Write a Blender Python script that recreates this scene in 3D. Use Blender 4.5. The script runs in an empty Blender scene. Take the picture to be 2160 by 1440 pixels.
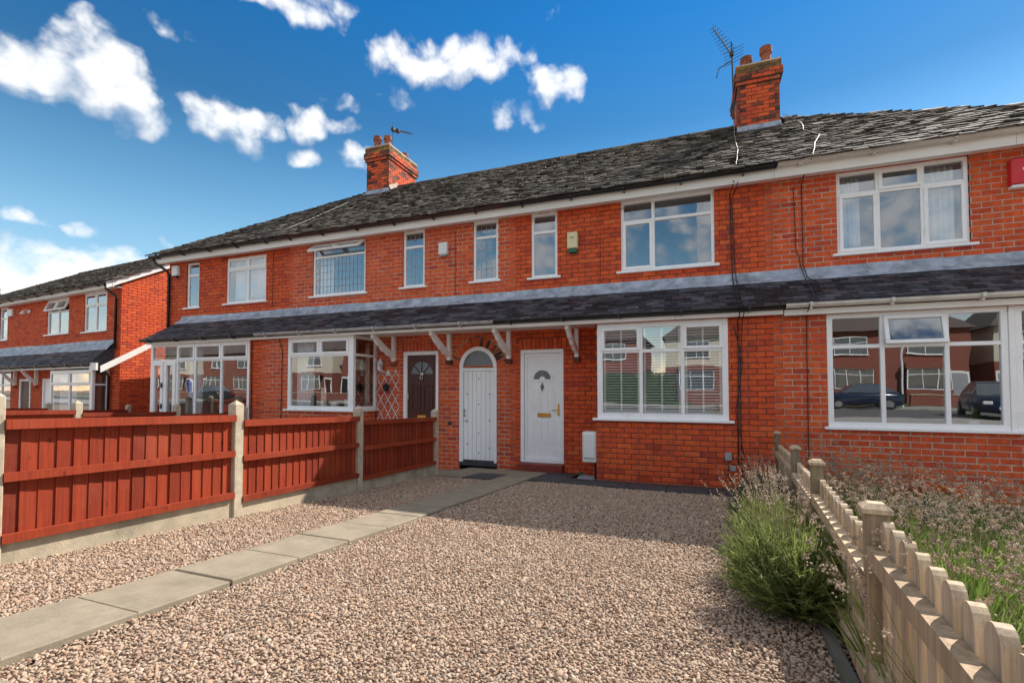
import bpy, bmesh, math, random
from mathutils import Vector, Matrix, noise
random.seed(7)
R = math.radians
scene = bpy.context.scene

# ------------------------------------------------------------------ camera
CAM = Vector((0.0, 0.0, 1.52))
YAW, PIT, FPX, CYPX = 0.3683, 0.0330, 1023.5, 786.4
cd = bpy.data.cameras.new('camera')
cam = bpy.data.objects.new('camera', cd)
scene.collection.objects.link(cam)
cam.location = CAM
cam.rotation_euler = (math.pi / 2 + PIT, 0, YAW)
cd.sensor_width = 36.0
cd.lens = 36.0 * FPX / 2160.0
cd.shift_y = (CYPX - 720.0) / 2160.0
cd.clip_start = 0.05
cd.clip_end = 2000
scene.camera = cam

# ------------------------------------------------------------------ light
SUN = Vector((0.62, 0.84, 1.0)).normalized()          # towards the sun
SUN_EL = math.asin(SUN.z)
SUN_AZ = math.atan2(SUN.x, SUN.y)                     # clockwise from +Y
sd = bpy.data.lights.new('sun', 'SUN')
sd.energy = 2.1
sd.angle = R(0.53)
sd.color = (1.0, 0.93, 0.84)
sun = bpy.data.objects.new('sun', sd)
scene.collection.objects.link(sun)
sun.rotation_euler = SUN.to_track_quat('Z', 'Y').to_euler()
sun.location = (20, 30, 40)

scene.view_settings.view_transform = 'Standard'
scene.view_settings.look = 'None'
scene.view_settings.gamma = 1.0
scene.view_settings.exposure = 1.85
SKY_STRENGTH = 0.05

# ------------------------------------------------------------------ node helpers
class NT:
    def __init__(s, tree):
        s.t = tree
    def n(s, typ, ins=None, **kw):
        nd = s.t.nodes.new(typ)
        for k, v in kw.items():
            setattr(nd, k, v)
        for k, v in (ins or {}).items():
            sock = nd.inputs[k]
            if isinstance(v, bpy.types.NodeSocket):
                s.t.links.new(v, sock)
            else:
                sock.default_value = v
        return nd
    def math(s, op, a, b=None, c=None, clamp=False):
        nd = s.t.nodes.new('ShaderNodeMath'); nd.operation = op; nd.use_clamp = clamp
        for i, v in enumerate((a, b, c)):
            if v is None: continue
            if isinstance(v, bpy.types.NodeSocket): s.t.links.new(v, nd.inputs[i])
            else: nd.inputs[i].default_value = v
        return nd.outputs[0]
    def vmath(s, op, a, b=None, c=None):
        nd = s.t.nodes.new('ShaderNodeVectorMath'); nd.operation = op
        for i, v in enumerate((a, b, c)):
            if v is None: continue
            if isinstance(v, bpy.types.NodeSocket): s.t.links.new(v, nd.inputs[i])
            else: nd.inputs[i].default_value = v
        return nd
    def ramp(s, fac, stops, interp='LINEAR'):
        nd = s.t.nodes.new('ShaderNodeValToRGB'); cr = nd.color_ramp; cr.interpolation = interp
        while len(cr.elements) > 1: cr.elements.remove(cr.elements[-1])
        for i, (p, c) in enumerate(stops):
            e = cr.elements[0] if i == 0 else cr.elements.new(p)
            e.position = p
            e.color = (c[0], c[1], c[2], 1)
        s.t.links.new(fac, nd.inputs[0])
        return nd.outputs[0]
    def mix(s, fac, a, b, blend='MIX'):
        nd = s.t.nodes.new('ShaderNodeMix'); nd.data_type = 'RGBA'; nd.blend_type = blend
        for k, v in ((0, fac), (6, a), (7, b)):
            if isinstance(v, bpy.types.NodeSocket): s.t.links.new(v, nd.inputs[k])
            elif k == 0: nd.inputs[0].default_value = v
            else: nd.inputs[k].default_value = (v[0], v[1], v[2], 1)
        return nd.outputs[2]
    def noise(s, vec, scale, detail=3, rough=0.55):
        nd = s.n('ShaderNodeTexNoise', {'Scale': scale, 'Detail': detail, 'Roughness': rough})
        if vec is not None: s.t.links.new(vec, nd.inputs['Vector'])
        return nd
    def link(s, a, b): s.t.links.new(a, b)

# ------------------------------------------------------------------ sky: Nishita air plus cumulus placed by direction
def pix_dir(x, y):
    cy, sy, cp, sp = math.cos(YAW), math.sin(YAW), math.cos(PIT), math.sin(PIT)
    f = Vector((-sy * cp, cy * cp, sp)); r = Vector((cy, sy, 0)); u = r.cross(f)
    return (f + r * (x - 1080) / FPX - u * (y - CYPX) / FPX).normalized()
def az_el(d): return math.atan2(d.x, d.y), math.asin(d.z)

def make_world():
    w = bpy.data.worlds.new('World'); scene.world = w; w.use_nodes = True
    T = NT(w.node_tree); w.node_tree.nodes.clear()
    # clouds: (px, py, half width px, half height px, strength)
    C = [(60,150,150,85,1),(190,140,130,90,1),(255,205,120,75,1),(175,60,90,70,.75),(120,195,90,32,.7),(300,250,60,45,.8),(340,215,70,40,.55),
         (490,258,92,58,1),(540,262,55,40,.8),(655,262,75,46,.95),(715,272,70,25,.75),(645,330,60,26,.75),(755,330,38,30,.7),
         (880,138,130,62,1),(1000,135,120,66,1),(1060,122,80,40,.85),(930,110,80,45,.75),(1165,185,62,55,.95),(1190,180,55,36,.75),(1060,255,50,26,.6),(1110,250,40,20,.5),(845,218,45,18,.4),
         (560,0,170,34,.85),(630,30,110,42,.75),(670,5,110,28,.6),(320,20,55,35,.42),(370,60,60,28,.4),
         (45,468,75,32,.8),(160,482,45,22,.65),(60,590,300,66,1.1),(230,560,120,40,.8),(60,545,150,36,.8),(1180,40,40,16,.3),(370,520,30,18,.35),(730,225,50,18,.4)]
    L = []
    for x, y, a, b, s in C:
        d = pix_dir(x, y); A, E = az_el(d)
        dl = az_el(pix_dir(x + a, y)); dt = az_el(pix_dir(x, y - b))
        L.append((A, E, max(abs(dl[0] - A), .02), max(abs(dt[1] - E), .015), s))
    g = bpy.data.node_groups.new('cloud_mass', 'ShaderNodeTree')          # smooth bodies of the clouds
    g.interface.new_socket('uv', in_out='INPUT', socket_type='NodeSocketVector')
    g.interface.new_socket('mass', in_out='OUTPUT', socket_type='NodeSocketFloat')
    G = NT(g); gi = g.nodes.new('NodeGroupInput'); go = g.nodes.new('NodeGroupOutput')
    uv = gi.outputs[0]; acc = None
    for A, E, a, b, s in L:
        q = G.vmath('MULTIPLY_ADD', uv, (1 / a, 1 / b, 0), (-A / a, -E / b, 0)).outputs[0]
        ln = G.vmath('DOT_PRODUCT', q, q).outputs['Value']
        v = G.math('MULTIPLY_ADD', ln, -0.8 * s, s)
        acc = v if acc is None else G.math('SMOOTH_MAX', acc, v, .2)
    # out of frame, denser cumulus is added, its cover raised to fill the shaded fronts
    us = G.n('ShaderNodeSeparateXYZ', {0: uv})
    da = G.math('ABSOLUTE', G.math('ADD', us.outputs[0], YAW))
    side = G.n('ShaderNodeMapRange', {'Value': da, 'From Min': .95, 'From Max': 1.25}).outputs[0]
    high = G.n('ShaderNodeMapRange', {'Value': us.outputs[1], 'From Min': .75, 'From Max': .95}).outputs[0]
    up_ = G.n('ShaderNodeMapRange', {'Value': us.outputs[1], 'From Min': .30, 'From Max': .55, 'To Min': 0.0, 'To Max': .30}).outputs[0]
    gen = G.math('SUBTRACT', G.math('MULTIPLY', G.math('MAXIMUM', side, high), G.math('ADD', up_, 1.70)), 1.2)
    cover = G.noise(G.vmath('ADD', uv, (1.3, .2, 0)).outputs[0], 3.2, 2, .5).outputs['Fac']
    gen = G.math('ADD', gen, G.math('MULTIPLY', G.math('SUBTRACT', cover, .5), 2.6))
    G.link(G.math('MAXIMUM', acc, gen), go.inputs[0])
    tc = T.n('ShaderNodeTexCoord')
    sx = T.n('ShaderNodeSeparateXYZ', {0: tc.outputs['Generated']})
    az = T.math('ARCTAN2', sx.outputs[0], sx.outputs[1]); el = T.math('ARCSINE', sx.outputs[2])
    uv = T.n('ShaderNodeCombineXYZ', {0: az, 1: el}).outputs[0]
    def mass(v):
        nd = T.t.nodes.new('ShaderNodeGroup'); nd.node_tree = g
        T.link(v, nd.inputs[0]); return nd.outputs[0]
    wn = T.noise(uv, 9.0, 2, .6)
    wv = T.vmath('SUBTRACT', wn.outputs['Color'], (.5, .5, .5)).outputs[0]
    uvw = T.vmath('MULTIPLY_ADD', wv, (.11, .085, 0), uv).outputs[0]
    m0 = mass(uvw); m1 = mass(T.vmath('ADD', uvw, (.012, .035, 0)).outputs[0])
    vo = T.n('ShaderNodeTexVoronoi', {'Vector': T.vmath('MULTIPLY_ADD', wv, (.05, .05, 0), T.vmath('MULTIPLY', uv, (1, 1.2, 1)).outputs[0]).outputs[0], 'Scale': 19.0, 'Detail': 2.0, 'Roughness': .45, 'Lacunarity': 2.3}, feature='F1', voronoi_dimensions='2D', normalize=True)
    bil = T.math('SUBTRACT', .42, vo.outputs['Distance'])
    fine = T.noise(uv, 40.0, 3, .6).outputs['Fac']
    d0 = T.math('ADD', m0, T.math('ADD', T.math('MULTIPLY', bil, 1.25), T.math('MULTIPLY', T.math('SUBTRACT', fine, .5), .55)))
    alpha = T.n('ShaderNodeMapRange', {'Value': d0, 'From Min': .40, 'From Max': 1.12}, interpolation_type='SMOOTHSTEP').outputs[0]
    low = T.n('ShaderNodeMapRange', {'Value': el, 'From Min': -.02, 'From Max': .01}).outputs[0]
    alpha = T.math('MULTIPLY', T.math('MULTIPLY', alpha, .96), low)
    sh = T.math('SUBTRACT', T.math('SUBTRACT', m1, m0), T.math('MULTIPLY', bil, .55))
    shade = T.n('ShaderNodeMapRange', {'Value': sh, 'From Min': -.22, 'From Max': .42}, interpolation_type='SMOOTHSTEP').outputs[0]
    ccol = T.mix(shade, (.82, .83, .84), (.42, .48, .58))
    sky = T.n('ShaderNodeTexSky', sky_type='NISHITA', sun_disc=False, sun_elevation=SUN_EL, sun_rotation=SUN_AZ,
              air_density=1.0, dust_density=0.05, ozone_density=3.0, altitude=100)
    hs = T.n('ShaderNodeHueSaturation', {'Hue': .497, 'Saturation': 1.3, 'Value': .62, 'Color': sky.outputs[0]})
    # clear-air colour: paler towards the horizon, deeper overhead, the same all the way round
    eln = T.math('DIVIDE', el, math.pi / 2, clamp=True)
    grad = T.ramp(eln, [(0, (.80, .56, .42)), (.17, (.80, .55, .41)), (.24, (.60, .455, .365)), (.31, (.29, .31, .295)), (.42, (.145, .31, .345)), (.7, (.06, .23, .30)), (1, (.06, .22, .30))])
    grad = T.vmath('SCALE', grad); grad.inputs['Scale'].default_value = 3.9
    hs = T.vmath('MULTIPLY', hs.outputs[0], grad.outputs[0])
    b1 = T.n('ShaderNodeBackground', {'Color': hs.outputs[0], 'Strength': SKY_STRENGTH})
    b2 = T.n('ShaderNodeBackground', {'Color': ccol, 'Strength': 0.375})
    mx = T.n('ShaderNodeMixShader', {0: alpha, 1: b1.outputs[0], 2: b2.outputs[0]})
    out = T.n('ShaderNodeOutputWorld', {'Surface': mx.outputs[0]})
make_world()

# ------------------------------------------------------------------ materials
MATS = {}
def new_mat(name):
    m = bpy.data.materials.new(name); m.use_nodes = True
    m.node_tree.nodes.clear()
    T = NT(m.node_tree)
    b = T.n('ShaderNodeBsdfPrincipled'); o = T.n('ShaderNodeOutputMaterial', {'Surface': b.outputs[0]})
    MATS[name] = m
    return m, T, b, o
def piece_random(T):
    oi = T.n('ShaderNodeObjectInfo'); ge = T.n('ShaderNodeNewGeometry')
    return T.math('FRACT', T.math('ADD', oi.outputs['Random'], ge.outputs['Random Per Island'])), ge.outputs['Position']
def plain(name, col, rough=.5, var=.12, scale=6, bump=0.0, bscale=60, spec=.5, stretch=None, metal=0, dirt=None):
    m, T, b, o = new_mat(name)
    ge = T.n('ShaderNodeNewGeometry'); v = ge.outputs['Position']
    if stretch: v = T.vmath('MULTIPLY', v, stretch).outputs[0]
    nz = T.noise(v, scale, 5, .6).outputs['Fac']
    lo = [c * (1 - var * 1.6) for c in col]; hi = [min(c * (1 + var * 1.6), 1) for c in col]
    c = T.ramp(nz, [(.25, lo), (.5, col), (.75, hi)])
    if dirt:
        dn = T.noise(ge.outputs['Position'], dirt[1], 6, .7).outputs['Fac']
        f = T.n('ShaderNodeMapRange', {'Value': dn, 'From Min': dirt[2], 'From Max': dirt[3]}).outputs[0]
        c = T.mix(T.math('MULTIPLY', f, dirt[4]), c, dirt[0])
    T.link(c, b.inputs['Base Color'])
    b.inputs['Roughness'].default_value = rough; b.inputs['Metallic'].default_value = metal
    b.inputs['Specular IOR Level'].default_value = spec
    if bump:
        bn = T.noise(v, bscale, 4, .6).outputs['Fac']
        bp = T.n('ShaderNodeBump', {'Strength': bump, 'Distance': .01, 'Height': bn})
        T.link(bp.outputs[0], b.inputs['Normal'])
    return m
def pieces(name, stops, rough=.8, mott=.25, mscale=14, bump=.3, bscale=70, spec=.3, stain=None, streak=0):
    m, T, b, o = new_mat(name)
    rnd, pos = piece_random(T)
    c = T.ramp(rnd, stops)
    nz = T.noise(pos, mscale, 5, .65).outputs['Fac']
    k = T.n('ShaderNodeMapRange', {'Value': nz, 'From Min': .3, 'From Max': .7, 'To Min': 1 - mott, 'To Max': 1 + mott}).outputs[0]
    c = T.vmath('SCALE', c); c.inputs['Scale'].default_value = 1
    T.link(k, c.inputs['Scale']); c = c.outputs[0]
    if streak:
        stv = T.vmath('MULTIPLY', pos, (5.0, 5.0, .55)).outputs[0]
        sn2 = T.noise(stv, 1.0, 5, .65).outputs['Fac']
        f2 = T.n('ShaderNodeMapRange', {'Value': sn2, 'From Min': .52, 'From Max': .74}).outputs[0]
        c = T.mix(T.math('MULTIPLY', f2, streak), c, (.16, .05, .035))
    if stain:
        col, sc, lo, hi, am = stain
        sn = T.noise(pos, sc, 6, .7).outputs['Fac']
        f = T.n('ShaderNodeMapRange', {'Value': sn, 'From Min': lo, 'From Max': hi}).outputs[0]
        c = T.mix(T.math('MULTIPLY', f, am), c, col)
    T.link(c, b.inputs['Base Color'])
    b.inputs['Roughness'].default_value = rough; b.inputs['Specular IOR Level'].default_value = spec
    if bump:
        bn = T.noise(pos, bscale, 4, .65).outputs['Fac']
        bp = T.n('ShaderNodeBump', {'Strength': bump, 'Distance': .008, 'Height': bn})
        T.link(bp.outputs[0], b.inputs['Normal'])
    return m

BR = [(0, (0.418, 0.058, 0.030)), (.05, (0.513, 0.071, 0.027)), (.18, (0.589, 0.086, 0.027)), (.4, (0.636, 0.097, 0.028)), (.6, (0.684, 0.108, 0.028)), (.8, (0.598, 0.084, 0.025)), (.94, (0.712, 0.140, 0.038)), (.98, (0.532, 0.074, 0.034)), (1, (0.437, 0.060, 0.032))]
pieces('brick', BR, stain=((.10, .028, .02), 2.0, .58, .8, .5), streak=.42)
pieces('brick_soot', [(0, (.10, .035, .025)), (.3, (.30, .07, .03)), (.6, (.42, .10, .04)), (.8, (.07, .03, .027)), (1, (.48, .13, .05))], stain=((.03, .025, .024), 2.6, .5, .62, .85))
pieces('brick_lichen', [(0, (.10, .06, .035)), (.3, (.25, .13, .03)), (.6, (.16, .10, .05)), (.8, (.35, .20, .03)), (1, (.10, .06, .04))], stain=((.05, .04, .035), 5, .5, .65, .7))
pieces('roof_tile', [(0, (0.025, 0.020, 0.016)), (.25, (0.059, 0.048, 0.039)), (.5, (0.104, 0.086, 0.068)), (.75, (0.167, 0.138, 0.107)), (.88, (0.045, 0.037, 0.030)), (1, (0.252, 0.211, 0.164))],
       rough=.8, mott=.55, mscale=26, bump=.7, bscale=60, spec=.22, stain=((0.020, 0.016, 0.013), 7, .48, .66, .8))
pieces('slate', [(0, (.010, .011, .015)), (.3, (.022, .023, .030)), (.65, (.042, .044, .055)), (.88, (.085, .087, .105)), (1, (.07, .05, .056))], rough=.5, mott=.3, mscale=9, bump=.25, bscale=40, spec=.3)
plain('mortar_dark', (.075, .048, .04), .95, .3, 9, .3)
plain('mortar_light', (.48, .40, .32), .95, .2, 5, .3, dirt=((.24, .12, .08), 1.3, .48, .68, .75))
plain('upvc', (.90, .90, .90), .35, .03, 3, spec=.45, dirt=((.58, .56, .50), 5, .55, .8, .4))
plain('painted_board', (.82, .80, .76), .5, .05, 5, .1, 40, dirt=((.50, .46, .38), 3, .6, .85, .5), stretch=(.4, 1, 3))
plain('painted_wood_white', (.88, .88, .88), .45, .05, 4, .15, 50, stretch=(1, 1, .15), dirt=((.45, .44, .40), 5, .62, .8, .4))
plain('lead', (.31, .36, .43), .5, .35, 5, .3, 14, spec=.5, dirt=((.56, .63, .72), 6, .5, .7, .7))
plain('gutter_black', (.012, .012, .014), .3, .1); plain('gutter_maroon', (.045, .012, .012), .35, .15)
plain('gutter_grey', (.40, .39, .385), .45, .15, 5); plain('gutter_white', (.66, .64, .58), .42, .1, 6, dirt=((.30, .27, .22), 3, .5, .75, .7), stretch=(.5, 1, 1))
plain('door_brown', (.075, .017, .011), .5, .15, 8, .15, 50, stretch=(1, 1, .1))
plain('brass', (.62, .40, .10), .3, .1, metal=1.0); plain('steel', (.5, .5, .5), .35, .1, metal=1.0); plain('black_iron', (.015, .015, .016), .45, .2)
plain('cable_black', (.012, .012, .013), .5, .2); plain('cable_white', (.20, .19, .17), .5, .15)
plain('concrete_post', (.46, .39, .285), .9, .16, 9, .4, 90, dirt=((.20, .18, .14), 6, .55, .75, .6))
plain('gravel_board', (.44, .37, .265), .92, .2, 4, .35, 70, dirt=((.17, .16, .11), 3, .48, .7, .7))
plain('path_slab', (.265, .22, .157), .9, .13, 5, .25, 60, dirt=((.15, .135, .095), 5.5, .5, .72, .6))
plain('dark_slab', (.045, .046, .052), .75, .25, 5, .3, 45, dirt=((.10, .095, .085), 3, .55, .75, .5))
plain('red_step', (.22, .035, .022), .5, .2, 9, .1)
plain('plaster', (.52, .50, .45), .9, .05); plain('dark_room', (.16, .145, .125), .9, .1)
plain('soil', (.055, .038, .026), .95, .3, 12, .6, 40); plain('asphalt', (.12, .115, .11), .9, .2, 20, .4, 120)
plain('ground_dirt', (.27, .20, .15), .95, .3, 20, .5, 60); plain('grass', (.06, .11, .025), .9, .35, 6, .5, 90)
plain('pavement', (.36, .34, .31), .9, .15, 5, .2, 60)
plain('terracotta', (.30, .085, .045), .75, .3, 9, .3, 40, dirt=((.06, .04, .035), 5, .5, .7, .7))
plain('galvanised', (.33, .34, .35), .45, .2, metal=.8); plain('plastic_white', (.76, .76, .74), .4, .04); plain('plastic_cream', (.70, .62, .36), .4, .05)
plain('plastic_red', (.62, .02, .025), .4, .05); plain('plastic_green', (.01, .12, .06), .45, .1); plain('plastic_grey', (.33, .34, .37), .5, .1)
plain('net', (.78, .80, .83), .9, .05); plain('cream_cloth', (.72, .66, .54), .9, .08); plain('wood_furniture', (.14, .06, .025), .5, .2); plain('dark_furniture', (.02, .02, .022), .5, .2)
plain('render_cream', (.62, .56, .45), .9, .06, 4); plain('red_wall', (.25, .085, .06), .9, .2, 14, dirt=((.18, .05, .035), 5, .5, .7, .7)); plain('hedge_leaf', (.055, .10, .022), .7, .4, 25)
plain('car_dark', (.012, .02, .045), .18, .05, spec=.6); plain('car_black', (.012, .012, .013), .2, .05); plain('tyre', (.015, .015, .015), .8, .1); plain('cobalt', (.02, .05, .25), .3, .1)
def stain_mat():
    m, T, b, o = new_mat('fence_stain')
    rnd, pos = piece_random(T)
    c = T.ramp(rnd, [(0, (.16, .020, .008)), (.3, (.25, .032, .011)), (.7, (.31, .044, .014)), (1, (.21, .027, .010))])
    sep = T.n('ShaderNodeSeparateXYZ', {0: pos})
    gv = T.n('ShaderNodeCombineXYZ', {0: T.math('MULTIPLY', rnd, 40), 1: T.math('MULTIPLY', sep.outputs[1], 60), 2: T.math('MULTIPLY', sep.outputs[2], 2.5)}).outputs[0]
    g = T.noise(gv, 1.0, 5, .7).outputs['Fac']
    k = T.n('ShaderNodeMapRange', {'Value': g, 'From Min': .3, 'From Max': .7, 'To Min': .68, 'To Max': 1.22}).outputs[0]
    v = T.vmath('SCALE', c); T.link(k, v.inputs['Scale'])
    fade = T.noise(pos, 2.2, 5, .65).outputs['Fac']
    f = T.n('ShaderNodeMapRange', {'Value': fade, 'From Min': .5, 'From Max': .75}).outputs[0]
    c2 = T.mix(T.math('MULTIPLY', f, .45), v.outputs[0], (.33, .085, .045))
    kn = T.n('ShaderNodeTexVoronoi', {'Vector': T.vmath('MULTIPLY', pos, (4, 9, 4.5)).outputs[0], 'Scale': 1.0})
    kf = T.n('ShaderNodeMapRange', {'Value': kn.outputs['Distance'], 'From Min': .05, 'From Max': .12, 'To Min': .7, 'To Max': 0}).outputs[0]
    T.link(T.mix(kf, c2, (.07, .012, .006)), b.inputs['Base Color'])
    b.inputs['Roughness'].default_value = .72; b.inputs['Specular IOR Level'].default_value = .25
    bp = T.n('ShaderNodeBump', {'Strength': .4, 'Distance': .006, 'Height': g}); T.link(bp.outputs[0], b.inputs['Normal'])
stain_mat()

def wood_mat(name, k0=1.0):
    m, T, b, o = new_mat(name)
    rnd, pos = piece_random(T)
    c = T.ramp(rnd, [(0, (.40, .28, .175)), (.3, (.57, .42, .275)), (.7, (.53, .405, .28)), (1, (.67, .49, .31))])
    st = T.vmath('MULTIPLY', pos, (34, 34, 1.6)).outputs[0]
    st = T.vmath('ADD', st, T.vmath('SCALE', T.n('ShaderNodeCombineXYZ', {0: rnd, 1: rnd, 2: rnd}).outputs[0]).outputs[0]).outputs[0]
    g = T.noise(st, 1.6, 5, .65).outputs['Fac']
    k = T.n('ShaderNodeMapRange', {'Value': g, 'From Min': .3, 'From Max': .7, 'To Min': .58*k0, 'To Max': 1.2*k0}).outputs[0]
    v = T.vmath('SCALE', c); T.link(k, v.inputs['Scale'])
    alg = T.noise(pos, 5, 5, .6).outputs['Fac']
    f = T.n('ShaderNodeMapRange', {'Value': alg, 'From Min': .5, 'From Max': .72}).outputs[0]
    c2 = T.mix(T.math('MULTIPLY', f, .3), v.outputs[0], (.30, .25, .12))
    kn = T.n('ShaderNodeTexVoronoi', {'Vector': T.vmath('MULTIPLY', pos, (9, 9, 3.4)).outputs[0], 'Scale': 1.0})
    kf = T.n('ShaderNodeMapRange', {'Value': kn.outputs['Distance'], 'From Min': .05, 'From Max': .14, 'To Min': .75, 'To Max': 0}).outputs[0]
    c3 = T.mix(kf, c2, (.11, .06, .03))
    T.link(c3, b.inputs['Base Color']); b.inputs['Roughness'].default_value = .75; b.inputs['Specular IOR Level'].default_value = .3
    bp = T.n('ShaderNodeBump', {'Strength': .35, 'Distance': .006, 'Height': g}); T.link(bp.outputs[0], b.inputs['Normal'])
wood_mat('picket_wood'); wood_mat('post_wood', .52)
def glass_mat(name, tint, base, obscure=False):
    m = bpy.data.materials.new(name); m.use_nodes = True; m.node_tree.nodes.clear(); MATS[name] = m
    T = NT(m.node_tree)
    lw = T.n('ShaderNodeLayerWeight', {'Blend': .5})
    f = T.math('MULTIPLY_ADD', T.math('POWER', lw.outputs['Facing'], 3.0), 1 - base, base, clamp=True)
    tr = T.n('ShaderNodeBsdfTransparent', {'Color': (*tint, 1)})
    gl = T.n('ShaderNodeBsdfGlossy', {'Color': (.95, .97, 1, 1), 'Roughness': 0.0 if not obscure else .25})
    pos = T.n('ShaderNodeNewGeometry').outputs['Position']
    wv = T.noise(pos, 1.3 if not obscure else 60, 2, .5).outputs['Fac']
    bp = T.n('ShaderNodeBump', {'Strength': .03 if not obscure else .6, 'Distance': .05 if not obscure else .01, 'Height': wv}); T.link(bp.outputs[0], gl.inputs['Normal'])
    if obscure:
        tr = T.n('ShaderNodeBsdfDiffuse', {'Color': (.05, .06, .06, 1)})
    mx = T.n('ShaderNodeMixShader', {0: f, 1: tr.outputs[0], 2: gl.outputs[0]})
    T.n('ShaderNodeOutputMaterial', {'Surface': mx.outputs[0]})
glass_mat('glass', (.84, .87, .87), .27)
glass_mat('obscure_glass', (.3, .3, .3), .12, True)
def leaf_mat(name, stops, trans=.35):
    m, T, b, o = new_mat(name)
    rnd, pos = piece_random(T)
    c = T.ramp(rnd, stops)
    nz = T.noise(pos, 9, 3).outputs['Fac']
    k = T.n('ShaderNodeMapRange', {'Value': nz, 'From Min': .3, 'From Max': .7, 'To Min': .7, 'To Max': 1.25}).outputs[0]
    v = T.vmath('SCALE', c); T.link(k, v.inputs['Scale'])
    T.link(v.outputs[0], b.inputs['Base Color']); b.inputs['Roughness'].default_value = .6; b.inputs['Specular IOR Level'].default_value = .25
    tl = T.n('ShaderNodeBsdfTranslucent'); T.link(v.outputs[0], tl.inputs['Color'])
    mx = T.n('ShaderNodeMixShader', {0: trans, 1: b.outputs[0], 2: tl.outputs[0]})
    T.link(mx.outputs[0], o.inputs['Surface'])
leaf_mat('lavender_leaf', [(0, (.085, .11, .035)), (.3, (.165, .21, .06)), (.6, (.25, .31, .085)), (.85, (.35, .40, .14)), (1, (.28, .26, .14))], .55)
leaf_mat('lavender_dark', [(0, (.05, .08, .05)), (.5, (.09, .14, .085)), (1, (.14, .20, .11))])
leaf_mat('strap_leaf', [(0, (.10, .16, .03)), (.4, (.17, .27, .045)), (.8, (.25, .38, .07)), (1, (.30, .36, .11))], .5)
leaf_mat('seed_head', [(0, (.36, .28, .21)), (.35, (.54, .44, .34)), (.7, (.68, .58, .46)), (1, (.46, .36, .30))], .5)
leaf_mat('dry_stem', [(0, (.16, .14, .07)), (.5, (.26, .22, .12)), (1, (.20, .23, .09))], .2)
leaf_mat('orange_petal', [(0, (.75, .16, .01)), (1, (.85, .28, .02))], .3); leaf_mat('red_petal', [(0, (.35, .01, .012)), (1, (.5, .02, .02))], .3)
leaf_mat('tree_leaf', [(0, (.03, .06, .015)), (.6, (.07, .12, .03)), (1, (.11, .17, .04))])
def pebble_mat():
    m, T, b, o = new_mat('pebble')
    oi = T.n('ShaderNodeObjectInfo'); rnd = oi.outputs['Random']
    c = T.ramp(rnd, [(0, (0.209, 0.129, 0.087)), (.07, (0.323, 0.207, 0.139)), (.25, (0.399, 0.271, 0.187)), (.45, (0.442, 0.322, 0.231)), (.58, (0.389, 0.299, 0.231)), (.72, (0.475, 0.359, 0.261)), (.84, (0.408, 0.262, 0.165)), (.93, (0.513, 0.405, 0.300)), (.97, (0.285, 0.216, 0.165)), (1, (0.589, 0.497, 0.383))])
    pos = T.n('ShaderNodeNewGeometry').outputs['Position']
    nz = T.noise(pos, 120, 3).outputs['Fac']
    k = T.n('ShaderNodeMapRange', {'Value': nz, 'From Min': .3, 'From Max': .7, 'To Min': .8, 'To Max': 1.15}).outputs[0]
    v = T.vmath('SCALE', c); T.link(k, v.inputs['Scale'])
    T.link(v.outputs[0], b.inputs['Base Color']); b.inputs['Roughness'].default_value = .7; b.inputs['Specular IOR Level'].default_value = .3
pebble_mat()
M = MATS

# ------------------------------------------------------------------ mesh and object helpers
COL = scene.collection
TF = Matrix.Identity(4)        # transform applied to everything being built (used for the angled neighbouring house)
WM = {}
def visible_key(p):
    d = p - CAM
    cy, sy, cp, sp = math.cos(YAW), math.sin(YAW), math.cos(PIT), math.sin(PIT)
    f = Vector((-sy * cp, cy * cp, sp)); r = Vector((cy, sy, 0)); u = r.cross(f)
    w = d.dot(f)
    if w <= .1: return 1e6 + d.length
    x = 1080 + FPX * d.dot(r) / w; y = CYPX - FPX * d.dot(u) / w
    return d.length + (0 if -20 < x < 2180 and -20 < y < 1460 else 1000)
def place(o, mw, parent=None):
    COL.objects.link(o)
    if parent is not None:
        o.parent = parent; o.matrix_parent_inverse = WM[parent.name].inverted()
    o.matrix_basis = mw
    WM[o.name] = mw.copy()
    return o
def tag(o, label=None, cat=None, group=None, kind=None):
    if label: o['label'] = label
    if cat: o['category'] = cat
    if group: o['group'] = group
    if kind: o['kind'] = kind
    return o
def empty(name, loc, label=None, cat=None, group=None):
    o = bpy.data.objects.new(name, None); o.empty_display_size = .2
    place(o, TF @ Matrix.Translation(loc)); return tag(o, label, cat, group)
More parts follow.
